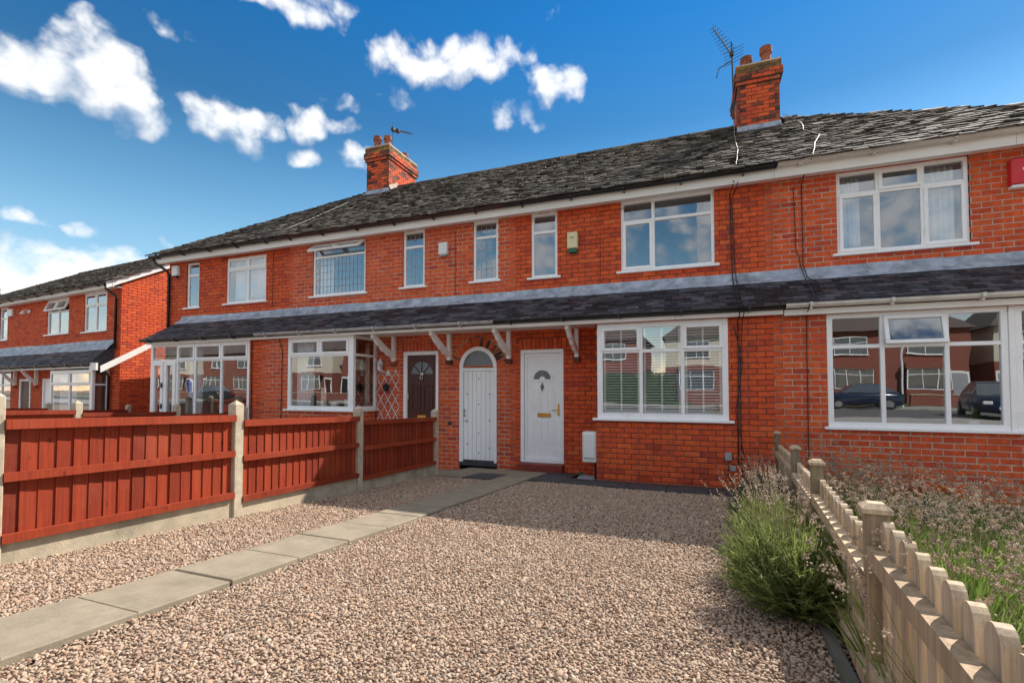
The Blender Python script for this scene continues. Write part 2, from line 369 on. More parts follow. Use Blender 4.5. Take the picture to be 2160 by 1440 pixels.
class MB:
    def __init__(s): s.v = []; s.f = []
    def add(s, vs, fs, m=None):
        b = len(s.v)
        s.v += [(m @ Vector(p)) if m else Vector(p) for p in vs]
        s.f += [tuple(i + b for i in q) for q in fs]
        return s
    def box(s, x0, x1, y0, y1, z0, z1, m=None):
        return s.add([(x0,y0,z0),(x1,y0,z0),(x1,y1,z0),(x0,y1,z0),(x0,y0,z1),(x1,y0,z1),(x1,y1,z1),(x0,y1,z1)],
                     [(3,2,1,0),(4,5,6,7),(0,1,5,4),(1,2,6,5),(2,3,7,6),(3,0,4,7)], m)
    def cbox(s, x0, x1, y0, y1, z0, z1, c=.006, m=None):
        """box with chamfered edges"""
        c = min(c, (x1-x0)*.45, (y1-y0)*.45, (z1-z0)*.45)
        bm = bmesh.new(); bmesh.ops.create_cube(bm, size=1)
        for v in bm.verts: v.co = Vector((x0+(v.co.x+.5)*(x1-x0), y0+(v.co.y+.5)*(y1-y0), z0+(v.co.z+.5)*(z1-z0)))
        bmesh.ops.bevel(bm, geom=bm.edges[:], offset=c, segments=1, affect='EDGES', profile=.5)
        bm.verts.index_update()
        s.add([v.co.copy() for v in bm.verts], [tuple(v.index for v in f.verts) for f in bm.faces], m); bm.free(); return s
    def quad(s, a, b, c, d): return s.add([a, b, c, d], [(0, 1, 2, 3)])
    def poly(s, pts, thick, m=None):
        """extrude an (x,z) outline from y=0 to y=thick"""
        n = len(pts)
        vs = [(p[0], 0, p[1]) for p in pts] + [(p[0], thick, p[1]) for p in pts]
        fs = [tuple(range(n)), tuple(range(2*n-1, n-1, -1))] + [((i+1) % n, i, n+i, n+(i+1) % n) for i in range(n)]
        return s.add(vs, fs, m)
    def ring(s, outer, inner, thick, m=None):
        n = len(outer)
        vs = [(p[0],0,p[1]) for p in outer]+[(p[0],0,p[1]) for p in inner]+[(p[0],thick,p[1]) for p in outer]+[(p[0],thick,p[1]) for p in inner]
        fs = []
        for i in range(n):
            j = (i+1) % n
            fs += [(i,j,n+j,n+i), (2*n+j,2*n+i,3*n+i,3*n+j), (j,i,2*n+i,2*n+j), (n+i,n+j,3*n+j,3*n+i)]
        return s.add(vs, fs, m)
    def tube(s, pts, r, n=6, r1=None, caps=True):
        pts = [Vector(p) for p in pts]; b = len(s.v); k = len(pts)
        for i, p in enumerate(pts):
            t = (pts[min(i+1,k-1)] - pts[max(i-1,0)]).normalized()
            a = t.orthogonal().normalized() if abs(t.z) > .95 else t.cross(Vector((0,0,1))).normalized()
            c = t.cross(a)
            rr = r if r1 is None else r + (r1 - r) * i / (k - 1)
            for j in range(n):
                q = 2*math.pi*j/n; s.v.append(p + (a*math.cos(q) + c*math.sin(q))*rr)
        for i in range(k-1):
            for j in range(n):
                s.f.append((b+i*n+j, b+i*n+(j+1)%n, b+(i+1)*n+(j+1)%n, b+(i+1)*n+j))
        if caps: s.f += [tuple(b+j for j in range(n-1,-1,-1)), tuple(b+(k-1)*n+j for j in range(n))]
        return s
    def lathe(s, prof, c, n=16):
        b = len(s.v); k = len(prof); c = Vector(c)
        for r_, z in prof:
            for j in range(n):
                q = 2*math.pi*j/n; s.v.append(c + Vector((r_*math.cos(q), r_*math.sin(q), z)))
        for i in range(k-1):
            for j in range(n): s.f.append((b+i*n+j, b+i*n+(j+1)%n, b+(i+1)*n+(j+1)%n, b+(i+1)*n+j))
        s.f += [tuple(b+j for j in range(n-1,-1,-1)), tuple(b+(k-1)*n+j for j in range(n))]
        return s
    def build(s, name, mat, parent=None, smooth=False, tf=None, origin=True):
        t = TF if tf is None else tf
        vs = s.v
        if origin and vs:
            xs = [p.x for p in vs]; ys = [p.y for p in vs]; zs = [p.z for p in vs]
            c = Vector(((min(xs)+max(xs))/2, (min(ys)+max(ys))/2, min(zs)))
        else: c = Vector((0,0,0))
        me = bpy.data.meshes.new(name)
        me.from_pydata([p - c for p in vs], [], s.f); me.materials.append(M[mat])
        if smooth: me.polygons.foreach_set('use_smooth', [True]*len(me.polygons))
        me.update()
        return place(bpy.data.objects.new(name, me), t @ Matrix.Translation(c), parent)
def base_mesh(name, mb, mat):
    me = bpy.data.meshes.new(name); me.from_pydata(mb.v, [], mb.f); me.materials.append(M[mat]); me.update(); return me
def emit(parent, name, rest_name, items, bases, mat, limit=300):
    """items: (matrix, variant). The ones that show largest become objects, the rest one joined part."""
    items = sorted(items, key=lambda it: visible_key((TF @ it[0]).translation))
    for mw, k in items[:limit]:
        place(bpy.data.objects.new(name, bases[k]), TF @ mw, parent)
    rest = {}
    for mw, k in items[limit:]: rest.setdefault(bases[k].materials[0].name, []).append((mw, k))
    for mname, its in rest.items():
        mb = MB(); cache = {}
        for mw, k in its:
            if k not in cache: cache[k] = ([v.co.copy() for v in bases[k].vertices], [tuple(q.vertices) for q in bases[k].polygons])
            mb.add(cache[k][0], cache[k][1], mw)
        o = mb.build(rest_name, mname, parent, origin=False); o['kind'] = 'stuff'
# ------------------------------------------------------------------ shared pieces
BL, BH, ML, CH = .2145, .0725, .2245, .0825
def brick_base(i):
    rr = random.Random(i); c = .005; d = .034
    x, z = BL/2, BH/2
    j = lambda a: rr.uniform(-a, a)
    vs = [(-x+c+j(.002),0,-z+c+j(.002)),(x-c+j(.002),0,-z+c+j(.002)),(x-c+j(.002),0,z-c+j(.002)),(-x+c+j(.002),0,z-c+j(.002)),
          (-x+j(.001),c*.8,-z),(x+j(.001),c*.8,-z),(x+j(.001),c*.8,z),(-x+j(.001),c*.8,z),(-x,d,-z),(x,d,-z),(x,d,z),(-x,d,z)]
    fs = [(0,1,2,3)]+[(4+a,4+(a+1)%4,(a+1)%4,a) for a in range(4)]+[(8+a,8+(a+1)%4,4+(a+1)%4,4+a) for a in range(4)]
    return MB().add(vs, fs)
BRICKS = {('b',i): base_mesh('brick', brick_base(i), 'brick') for i in range(5)}
BRICKS.update({('s',i): base_mesh('sooty_brick', brick_base(i), 'brick_soot') for i in range(3)})
BRICKS.update({('l',i): base_mesh('lichen_brick', brick_base(i), 'brick_lichen') for i in range(3)})
def tile_base(i, w, l, t, rough):
    rr = random.Random(i+50); j = lambda a: rr.uniform(-a, a)*rough
    return MB().add([(-w/2+j(.006),j(.022),0),(w/2+j(.006),j(.022),0),(w/2,l,0),(-w/2,l,0),(-w/2+j(.006),j(.012)+.002,t+j(.006)),(w/2+j(.006),j(.012)+.002,t+j(.006)),(w/2,l,t),(-w/2,l,t)],
        [(3,2,1,0),(4,5,6,7),(0,1,5,4),(1,2,6,5),(2,3,7,6),(3,0,4,7)])
TILES = {('t',i): base_mesh('roof_tile', tile_base(i,.196,.31,.026,1.25), 'roof_tile') for i in range(6)}
TILES.update({('c',i): base_mesh('slate', tile_base(i,.189,.2,.012,.3), 'slate') for i in range(4)})

class House:
    def __init__(s, name, loc, label, cat='house', group=None, mortar='mortar_dark', limit=300):
        s.root = empty(name, loc, label, cat, group); s.mortar = mortar; s.mb = MB(); s.bricks = []; s.limit = limit
    def finish(s):
        s.wall = s.mb.build('wall', s.mortar, s.root)
        emit(s.wall, 'brick', 'brickwork', s.bricks, BRICKS, 'brick', s.limit)
def cut(rects, holes):
    for h0, h1, g0, g1 in holes:
        out = []
        for a, b, c, d in rects:
            if h1 <= a or h0 >= b or g1 <= c or g0 >= d: out.append((a,b,c,d)); continue
            if h0 > a: out.append((a,h0,c,d))
            if h1 < b: out.append((h1,b,c,d))
            m0, m1 = max(a,h0), min(b,h1)
            if g0 > c: out.append((m0,m1,c,g0))
            if g1 < d: out.append((m0,m1,g1,d))
        rects = out
    return rects
def brick_at(h, W, a, b, c, d, kind='b', vert=False, rr=random):
    if b-a < .03 or d-c < .02: return
    m = W @ Matrix.Translation(((a+b)/2, rr.uniform(-.0015,.0015), (c+d)/2))
    if vert: m = m @ Matrix.Rotation(math.pi/2, 4, 'Y') @ Matrix.Diagonal(((d-c)/BL,1,(b-a)/BH,1))
    else: m = m @ Matrix.Rotation(rr.uniform(-.004,.004),4,'Y') @ Matrix.Diagonal(((b-a)/BL,1,(d-c)/BH,1))
    h.bricks.append((m, (kind, rr.randrange(5 if kind == 'b' else 3))))
def wall_fill(h, W, s0, s1, z0, z1, holes=(), soft0=False, soft1=False, circ=None, zoff=0.0, kindf=None, gap=None):
    if gap is None: gap = .0035 if h.mortar == 'mortar_light' else .007
    rr = random.Random(int(s0*100)+int(z0*10))
    k0 = math.floor((z0-zoff)/CH); k1 = math.ceil((z1-zoff)/CH - 1e-6)
    for k in range(k0, k1):
        zl, zh = k*CH+zoff, (k+1)*CH+zoff
        hl = list(holes)
        if circ:
            cx, zs, r = circ; zm = (zl+zh)/2
            if zs < zm < zs+r:
                w = math.sqrt(r*r-(zm-zs)**2); hl.append((cx-w,cx+w,zl-.001,zh+.001))
        off = ML/2 if k % 2 else 0
        lo, hi = 1e9, -1e9
        for n in range(math.floor((s0-off)/ML)-1, math.ceil((s1-off)/ML)+1):
            a, b = n*ML+off, (n+1)*ML+off; c = (a+b)/2
            if soft0 and c < s0 or soft1 and c >= s1: continue
            if not soft0: a = max(a, s0)
            if not soft1: b = min(b, s1)
            if b-a < .02: continue
            lo, hi = min(lo,a), max(hi,b)
            for q in cut([(a+(0 if a == s0 else .005), b-(0 if b == s1 else .005), max(zl+.005,z0), min(zh-.005,z1))], hl):
                brick_at(h, W, *q, kind=(kindf(q, rr) if kindf else 'b'), rr=rr)
        for a,b,c,d in cut([(lo,hi,max(zl,z0),min(zh,z1))], hl):
            if b-a > .004 and d-c > .004:
                h.mb.add([(a,gap,c),(b,gap,c),(b,gap,d),(a,gap,d)], [(0,1,2,3)], W)
FRONT = lambda y: Matrix.Translation((0,y,0))
SIDE_R = lambda x: Matrix.Translation((x,0,0)) @ Matrix.Rotation(math.pi/2,4,'Z')
SIDE_L = lambda x: Matrix.Translation((x,0,0)) @ Matrix.Rotation(-math.pi/2,4,'Z')   # s = -y

def slope(y, z, k):
    L = math.hypot(1,k); u = Vector((0,1/L,k/L)); n = Vector((0,-k/L,1/L))
    return Matrix(((1,0,0,0),(0,u.y,n.y,y),(0,u.z,n.z,z),(0,0,0,1)))
def tiles(parent, S, xlo, xhi, vlen, kind, gauge, w, soft=True, limit=300, seed=1, drop=.010, tilt0=None):
    rr = random.Random(seed); items = []; nv = {'t':6,'c':4}[kind]
    t = {'t':.026,'c':.012}[kind]; l = {'t':.31,'c':.2}[kind]
    rows = int((vlen-.02)/gauge)+1
    for j in range(rows):
        v = -.05 + j*gauge
        a, b = xlo(v), xhi(v)
        x = math.floor(a/w)*w + (w/2 if j % 2 else 0)
        while x < b + w/2:
            if a <= x + (0 if soft else -w*.4) and x < b:
                ln = min(l, vlen - v)
                tl = math.atan2(t*1.25, gauge*1.0) * (.62 if kind == 't' else .75) + (rr.gauss(0,.02) if kind == 't' else rr.gauss(0,.004))
                m = S @ Matrix.Translation((x + rr.uniform(-.004,.004), v + (rr.gauss(0,.008) if kind == 't' else rr.gauss(0,.001)), t*1.9 + (abs(rr.gauss(0,.004)) if kind == 't' else 0))) \
                    @ Matrix.Rotation(rr.gauss(0,.012 if kind == 't' else .003),4,'Z') @ Matrix.Rotation(rr.gauss(0,.013 if kind == 't' else .002),4,'Y') @ Matrix.Rotation(-tl,4,'X') @ Matrix.Diagonal((1,ln/l,1,1))
                items.append((m, (kind, rr.randrange(nv))))
            x += w
    emit(parent, {'t':'tile','c':'slate'}[kind], {'t':'tiling','c':'slating'}[kind], items, TILES, {'t':'roof_tile','c':'slate'}[kind], limit)
def gutter(root, x0, x1, y, z, r, mat, name='gutter', step=.92):
    mb = MB(); n = 8; out = []
    for rad in (r, r*.86):
        for j in range(n+1):
            q = math.pi + math.pi*j/n; out.append((rad*math.cos(q), rad*math.sin(q)))
    m = n+1; b = 0
    for x in (x0, x1):
        mb.v += [Vector((x, y+p[0], z+p[1])) for p in out]
    N = 2*m
    for j in range(n):
        mb.f += [(j, j+1, N+j+1, N+j), (m+j+1, m+j, N+m+j, N+m+j+1), (j+1, j, m+j, m+j+1), (N+j, N+j+1, N+m+j+1, N+m+j)]
    mb.f += [(0, N, N+m, m), (n, m+n, N+m+n, N+n)]
    g = mb.build(name, mat, root, smooth=False)
    x = x0+.3
    while x < x1-.1:
        b = MB(); b.box(x-.018,x+.018,y-r-.012,y+r+.012,z-.012,z+.008); b.box(x-.014,x+.014,y-r*.6,y+r+.03,z-r-.022,z-r+.004)
        b.box(x-.018,x+.018,y-r-.012,y-r-.001,z-r*.8,z-.013)
        b.build('bracket', mat, g); x += step
    return g
def fascia(root, x0, x1, y, z0, z1, mat='painted_board'):
    x = x0; rr = random.Random(int(x0*10))
    while x < x1-.05:
        e = min(x + rr.uniform(2.4,3.4), x1)
        if x1-e < .5: e = x1
        MB().box(x+.002, e-.002, y, y+.022, z0, z1).build('fascia_board', mat, root); x = e

def window(h, x0, x1, z0, z1, Y, xs=(), rows=None, openers=None, sill=True, rec=.03, lead=None, pane='glass', frame='upvc', sillx=.07, fw=.052, sd=.075, name='window'):
    """frame mesh with pane, sash and sill as its parts"""
    n = len(xs)+1; rows = rows or [()]*n; openers = openers or {}
    y0 = Y+rec; y1 = y0+.07
    f = MB()
    f.cbox(x0,x1,y0,y1,z0,z0+fw,.006); f.cbox(x0,x1,y0,y1,z1-fw,z1,.006)
    f.cbox(x0,x0+fw,y0+.001,y1,z0+fw,z1-fw,.005); f.cbox(x1-fw,x1,y0+.001,y1,z0+fw,z1-fw,.005)
    X = [x0+fw-.026] + list(xs) + [x1-fw+.026]; cells = []
    for m in xs: f.cbox(m-.026,m+.026,y0+.003,y1,z0+fw,z1-fw,.005)
    for c in range(n):
        a, b = X[c]+.026, X[c+1]-.026; zz = [z0+fw-.026]+list(rows[c])+[z1-fw+.026]
        for t in rows[c]: f.cbox(a,b,y0+.005,y1,t-.026,t+.026,.005)
        for r_ in range(len(zz)-1): cells.append((c,r_,a,b,zz[r_]+.026,zz[r_+1]-.026))
    w = f.build(name, frame, h.root if isinstance(h, House) else h)
    for c,r_,a,b,zl,zh in cells:
        if (c,r_) in openers:
            ang = openers[(c,r_)]; e = .016; ya = y0-.016
            hinge = Matrix.Translation((0,ya,zh+e)) @ Matrix.Rotation(-R(ang),4,'X') @ Matrix.Translation((0,-ya,-zh-e))
            s = MB(); k = .05
            s.cbox(a-e,b+e,ya,ya+.05,zl-e,zl-e+k,.006,hinge); s.cbox(a-e,b+e,ya,ya+.05,zh+e-k,zh+e,.006,hinge)
            s.cbox(a-e,a-e+k,ya+.001,ya+.05,zl-e+k,zh+e-k,.005,hinge); s.cbox(b+e-k,b+e,ya+.001,ya+.05,zl-e+k,zh+e-k,.005,hinge)
            s.build('sash', frame, w)
            a2,b2,zl2,zh2 = a-e+k,b+e-k,zl-e+k,zh+e-k; yp = ya+.025
        else: hinge = None; a2,b2,zl2,zh2 = a,b,zl,zh; yp = y0+.03
        p = MB(); p.add([(a2,yp,zl2),(b2,yp,zl2),(b2,yp,zh2),(a2,yp,zh2)], [(0,1,2,3)], hinge); p.build('pane', pane, w)
        if lead:
            nx = max(2, round((b2-a2)/lead[0])); nz = max(2, round((zh2-zl2)/lead[1])); q = MB()
            for i in range(1,nx): xx = a2+(b2-a2)*i/nx; q.box(xx-.005,xx+.005,yp-.004,yp-.001,zl2,zh2,hinge)
            for i in range(1,nz): zz_ = zl2+(zh2-zl2)*i/nz; q.box(a2,b2,yp-.006,yp-.004,zz_-.005,zz_+.005,hinge)
            q.build('leading', 'galvanised', w)
    if sill:
        s = MB(); s.cbox(x0-sillx,x1+sillx,Y-.055,y0+.02,z0-.035,z0+.004,.006); s.build('sill', frame, w)
    return w
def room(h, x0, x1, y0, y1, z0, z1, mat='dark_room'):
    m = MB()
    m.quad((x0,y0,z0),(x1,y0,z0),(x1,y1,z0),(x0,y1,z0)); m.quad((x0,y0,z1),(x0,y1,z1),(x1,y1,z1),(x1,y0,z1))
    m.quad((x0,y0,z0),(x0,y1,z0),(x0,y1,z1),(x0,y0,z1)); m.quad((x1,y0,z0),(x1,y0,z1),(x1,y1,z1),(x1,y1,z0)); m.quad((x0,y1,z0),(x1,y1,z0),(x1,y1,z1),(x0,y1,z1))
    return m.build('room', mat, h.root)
def curtain(x0, x1, z0, z1, y, label, mat='net', folds=9, amp=.03, pinch=0.0, group=None):
    m = MB(); n = folds*8; rows = 6; rr = random.Random(int(x0*37))
    ph = rr.uniform(0,6); b = 0
    for r_ in range(rows+1):
        t = r_/rows; z = z0+(z1-z0)*t
        for i in range(n+1):
            u = i/n; xx = x0+(x1-x0)*u
            if pinch: xx = (x0 if pinch > 0 else x1) + (xx-(x0 if pinch > 0 else x1))*(1-abs(pinch)*(1-t)**1.5)
            m.v.append(Vector((xx, y+amp*math.sin(u*folds*6.28+ph+.5*math.sin(u*9))*(1-.25*t)+.3*amp*math.sin(u*31+t*2), z)))
    for r_ in range(rows):
        for i in range(n): m.f.append((r_*(n+1)+i, r_*(n+1)+i+1, (r_+1)*(n+1)+i+1, (r_+1)*(n+1)+i))
    o = m.build('curtain', mat, smooth=True)
    so = o.modifiers.new('t','SOLIDIFY'); so.thickness = .002
    return tag(o, label, 'curtain', group)

# ------------------------------------------------------------------ the terrace
U, L = 8.6, 7.85
P0, P1, P2, P3, P4 = -13.0, -8.85, -3.30, 1.12, 5.65
EY, EZ, RK, RY = 8.22, 4.945, .66, 12.1
RZ = EZ + RK*(RY-EY); RL = math.hypot(RY-EY, RZ-EZ)
HIPL, HIPR = P0-.25, P4+.30
CEY, CEZ, CK = 7.68, 2.715, .60
CL = math.hypot(U-CEY, (U-CEY)*CK)
def roof(h, x0, x1, hipl=False, hipr=False, seed=1):
    d = .035; m = MB(); BYR = 2*RY-EY
    e = lambda x: (x, EY, EZ-d); r_ = lambda x: (x, RY, RZ-d); b = lambda x: (x, BYR, EZ-d)
    xa, xb = (x0+ (RY-EY) if hipl else x0), (x1-(RY-EY) if hipr else x1)
    m.quad(e(x0), e(x1), r_(xb), r_(xa)); m.quad(b(x1), b(x0), r_(xa), r_(xb))
    if hipl: m.add([e(x0), r_(xa), b(x0)], [(0,1,2)])
    if hipr: m.add([e(x1), b(x1), r_(xb)], [(0,1,2)])
    o = m.build('roof', 'roof_tile', h.root)
    S = slope(EY, EZ-d, RK); cs = 1/math.hypot(1,RK)
    tiles(o, S, (lambda v: x0+max(v,0)*cs) if hipl else (lambda v: x0), (lambda v: x1-max(v,0)*cs) if hipr else (lambda v: x1), RL+.02, 't', .165, .2, seed=seed)
    x = xa
    while x < xb-.05:                                    # half round ridge tiles
        e2 = min(x+.45, xb); rb = MB(); n = 6
        for xx, rad in ((x,.115),(e2-.03,.108),(e2,.122)):
            rb.v += [Vector((xx, RY+rad*math.cos(math.pi*j/n), RZ-.045+rad*math.sin(math.pi*j/n))) for j in range(n+1)]
        for s_ in range(2):
            for j in range(n): rb.f.append((s_*(n+1)+j, (s_+1)*(n+1)+j, (s_+1)*(n+1)+j+1, s_*(n+1)+j+1))
        rb.f += [tuple(range(n+1)), tuple(range(3*(n+1)-1, 2*(n+1)-1, -1))]
        rb.build('ridge_tile', 'roof_tile', o); x = e2
    return o
def canopy(h, x0, x1, seed=1):
    m = MB(); d = .02
    m.add([(x0,CEY,CEZ-d),(x1,CEY,CEZ-d),(x1,U,CEZ+CK*(U-CEY)-d),(x0,U,CEZ+CK*(U-CEY)-d),(x0,CEY+.06,CEZ-d-.06),(x1,CEY+.06,CEZ-d-.06),(x1,U,CEZ-d-.06),(x0,U,CEZ-d-.06)],
          [(0,1,2,3),(7,6,5,4),(0,4,5,1),(1,5,6,2),(0,3,7,4)])
    o = m.build('canopy_roof', 'slate', h.root)
    tiles(o, slope(CEY, CEZ-d, CK), lambda v: x0, lambda v: x1, CL, 'c', .1, .194, seed=seed, limit=290)
    x = x0; rr = random.Random(seed+9); zt = CEZ+CK*(U-CEY)
    while x < x1-.02:                                   # lead flashing in lapped sheets
        e = min(x+rr.uniform(.75,1.25), x1)
        if x1-e < .25: e = x1
        f = MB(); n = 6; c0 = len(f.v)
        up = rr.uniform(3.375,3.40); lowd = rr.uniform(.17,.20)
        for i in range(n+1):
            xx = x+(e+.015-x)*i/n if e < x1 else x+(e-x)*i/n; w = rr.uniform(-.006,.006); lift = rr.uniform(0,.006)
            yb = U-lowd+w; zb = CEZ+CK*(yb-CEY)+.028+lift
            f.v += [Vector((xx,U-.004,up+w*.4)), Vector((xx,U-.012-lift*.5,zt+.075)), Vector((xx,U-.05,zt+.02+lift)), Vector((xx,yb,zb)), Vector((xx,yb,zb-.014))]
        for i in range(n):
            for j in range(4): f.f.append((i*5+j,(i+1)*5+j,(i+1)*5+j+1,i*5+j+1))
        f.build('lead_flashing', 'lead', h.root); x = e
    return o
def soffit(h, x0, x1, y0, y1, z):
    MB().box(x0,x1,y0,y1,z,z+.015).build('soffit', 'painted_board', h.root)
def shell(h, x0, x1, left=False, right=False):
    m = MB(); yb = 2*RY-EY-.35
    m.box(x0, x1, yb-.2, yb, -.3, EZ+.1)
    m.build('rear_wall', 'red_wall', h.root)
    for ok, x, nm in ((left,x0,'side_wall'),(right,x1-.02,'side_wall')):
        if ok: MB().box(x, x+.02, U+.012, yb-.2, -.3, EZ+.02).build(nm, 'red_wall', h.root)
    return
def bracket(h, x, w=.075):
    """gallows bracket: wall post, head and scalloped brace"""
    post = MB().cbox(x-w/2,x+w/2,U-.085,U+.004,2.09,2.66,.006); post.build('bracket_post', 'painted_wood_white', h.root)
    MB().cbox(x-w/2+.004,x+w/2-.004,CEY+.11,U-.085,2.60,2.66,.005).build('bracket_head', 'painted_wood_white', h.root)
    n = 16; top = []; bot = []
    for i in range(n+1):
        t = i/n; yy = (U-.09)-t*(U-.09-(CEY+.15)); zz = 2.20+.38*t**1.0
        bow = .045*math.sin(math.pi*t)
        top.append((yy, zz+.06-bow*.3)); bot.append((yy, zz-.06-bow*1.0 + .022*abs(math.sin(t*math.pi*4))))
    outl = top + bot[::-1]
    mm = Matrix(((0,1,0,x-w*.425),(1,0,0,0),(0,0,1,0),(0,0,0,1)))
    MB().poly(outl, w*.85, mm).build('bracket_brace', 'painted_wood_white', h.root)
    c = MB(); c.cbox(x-.06,x+.06,U-.10,U+.02,2.005,2.088,.005); c.build('corbel_brick', 'brick_soot', h.root)
def soldier(h, y, x0, x1, z0, z1):
    n = round((x1-x0)/.0825); w = (x1-x0)/n; rr = random.Random(int(x0*9))
    for i in range(n): brick_at(h, FRONT(y), x0+i*w+.005, x0+(i+1)*w-.005, z0, z1, vert=True, rr=rr)
    h.mb.add([(x0,y+.006,z0-.005),(x1,y+.006,z0-.005),(x1,y+.006,z1+.005),(x0,y+.006,z1+.005)], [(0,1,2,3)])
def chimney(h, x0, x1, y0, y1, zc, zt, zbase, pots):
    """brick stack with an oversailing head and clay pots"""
    k = House.__new__(House); k.root = h.root; k.mb = MB(); k.bricks = []; k.mortar = 'mortar_dark'
    def kf(q, rr): 
        e = min(abs(q[0]-K[0]), abs(q[1]-K[1])) < .03
        if q[2] > zt-.17: return 'l' if rr.random() < .75 else 's'
        return 's' if (e and rr.random() < .85) or rr.random() < .28 else 'b'
    def stage(a, b, c, d, z0, z1):
        nonlocal K
        K = (a, b); wall_fill(k, FRONT(c), a, b, z0, z1, kindf=kf, zoff=z1)
        K = (c, d); wall_fill(k, SIDE_R(b), c, d, z0, z1, kindf=kf, zoff=z1)
        K = (-d, -c); wall_fill(k, SIDE_L(a), -d, -c, z0, z1, kindf=kf, zoff=z1)
        k.mb.box(a+.012,b-.012,c+.012,d-.012,z0-.002,z1-.004)
    K = None
    stage(x0,x1,y0,y1,zbase,zc); stage(x0-.035,x1+.035,y0-.035,y1+.035,zc,zc+CH); stage(x0-.065,x1+.065,y0-.065,y1+.065,zc+CH,zt-.165); stage(x0-.035,x1+.035,y0-.035,y1+.035,zt-.165,zt)
    st = k.mb.build('chimney', 'mortar_dark', h.root)
    emit(st, 'brick', 'brickwork', k.bricks, BRICKS, 'brick', 300)
    MB().box(x0-.03,x1+.03,y0-.03,y1+.03,zt-.012,zt+.03).build('flaunching', 'mortar_light', st)
    for px, py, hh, bands in pots:
        pr = [(.105,0),(.115,hh*.1),(.10,hh*.55),(.102,hh*.7)]
        for b in range(bands): z = hh*(.72+.25*b/max(bands,1)); pr += [(.128,z),(.128,z+hh*.07),(.108,z+hh*.09)]
        pr += [(.118,hh),(.095,hh),(.09,hh*.8)]
        MB().lathe(pr, (px,py,zt+.02)).build('chimney_pot', 'terracotta', st, smooth=False)
    za = lambda y: EZ+RK*(y-EY)
    a = MB(); a.box(x0-.02,x1+.02,y0-.012,y0-.004,za(y0)-.02,za(y0)+.13); a.quad((x0-.03,y0-.01,za(y0)+.05),(x0-.03,y0-.16,za(y0-.16)+.05),(x1+.03,y0-.16,za(y0-.16)+.05),(x1+.03,y0-.01,za(y0)+.05))
    a.build('apron_flashing', 'lead', st)
    b = MB(); b.add([(x1+.012,y0-.004,za(y0)),(x1+.012,RY,RZ),(x1+.012,RY+.3,RZ-.2),(x1+.012,RY,RZ+.16),(x1+.012,y0-.004,za(y0)+.2),(x1+.10,y0-.05,za(y0)+.04),(x1+.10,RY,RZ+.04)],
                    [(0,1,3,4),(1,2,3),(0,5,6,1),(4,3,6,5)])
    b.build('side_flashing', 'mortar_light', st)

# ---- house with the glazed porch, at the far end of the terrace
h3 = House('terraced_house', ((P0+P1)/2, U, 0), 'brick end terraced house with white glazed porch under its slate canopy', group='brick terraced houses of the row')
w3s, w3w = (-12.34,-11.88,3.60,4.77), (-10.92,-9.60,3.62,4.75)
wall_fill(h3, FRONT(U), P0, P1, 3.0, 4.90, [w3s, w3w], soft1=True)
wall_fill(h3, FRONT(L), -9.20, P1, -.1, 2.62, [], soft1=True)
wall_fill(h3, SIDE_L(P0), -RY, -U, -.1, 4.9)
wall_fill(h3, FRONT(U), P0, -12.50, -.1, 3.0)
wall_fill(h3, SIDE_L(-9.2), -U, -L, -.1, 2.62)
h3.finish()
roof(h3, HIPL, P1, hipl=True, seed=3); canopy(h3, -12.50, P1, seed=3); shell(h3, P0, P1, left=True)
fascia(h3.root, HIPL+.06, P1, 8.335, 4.765, 4.95); gutter(h3.root, HIPL, P1, 8.265, 4.945, .06, 'gutter_black')
soffit(h3, P0-.2, P1, 8.36, U+.03, 4.82); fascia(h3.root, -12.48, P1, 7.745, 2.585, 2.69); gutter(h3.root, -12.58, P1, 7.675, 2.70, .055, 'gutter_black')
soffit(h3, -12.48, P1, 7.77, U, 2.60)
window(h3, *w3s, U, rows=[(4.44,)], openers={}); window(h3, *w3w, U, xs=(-10.22,), rows=[(4.45,),(4.45,)], openers={(0,1):0,(1,1):0})
# porch: door unit and fixed lights
pw = window(h3, -12.47, -9.21, .02, 2.60, L, xs=(-11.53,-10.93,-10.08), rows=[(2.19,),(2.19,),(2.19,),(2.19,)], openers={(1,1):0,(2,1):0,(3,1):0}, rec=.0, sill=False, name='porch_screen', fw=.07)
for a,b in ((-12.40,-12.0),(-11.97,-11.57)):
    s = MB(); s.cbox(a,b,L-.02,L+.03,.06,.16,.005); s.cbox(a,b,L-.02,L+.03,2.08,2.16,.005); s.cbox(a,a+.09,L-.019,L+.03,.16,2.08,.005); s.cbox(b-.09,b,L-.019,L+.03,.16,2.08,.005)
    s.build('door_leaf', 'upvc', pw)
for z in (1.05,1.55): MB().cbox(-12.015,-11.995,L-.06,L-.02,z,z+.12,.004).build('door_handle', 'black_iron', pw)
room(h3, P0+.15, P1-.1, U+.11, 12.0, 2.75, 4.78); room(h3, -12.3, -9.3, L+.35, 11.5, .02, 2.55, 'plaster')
curtain(-10.86, -9.66, 3.68, 4.72, U+.22, 'pale full-width net curtain behind the upper window of the end house', folds=13, amp=.022)
curtain(-11.45, -11.0, .1, 2.5, L+.24, 'pale net curtain hanging in the glazed porch', folds=6, amp=.02)
# downpipe at the corner
dp = MB().tube([(P0-.12,8.28,4.88),(P0-.12,8.30,4.78),(P0+.05,8.50,4.60),(P0+.06,8.55,4.5),(P0+.06,8.55,-.05)], .036, 8).build('downpipe', 'gutter_black', h3.root, smooth=True)

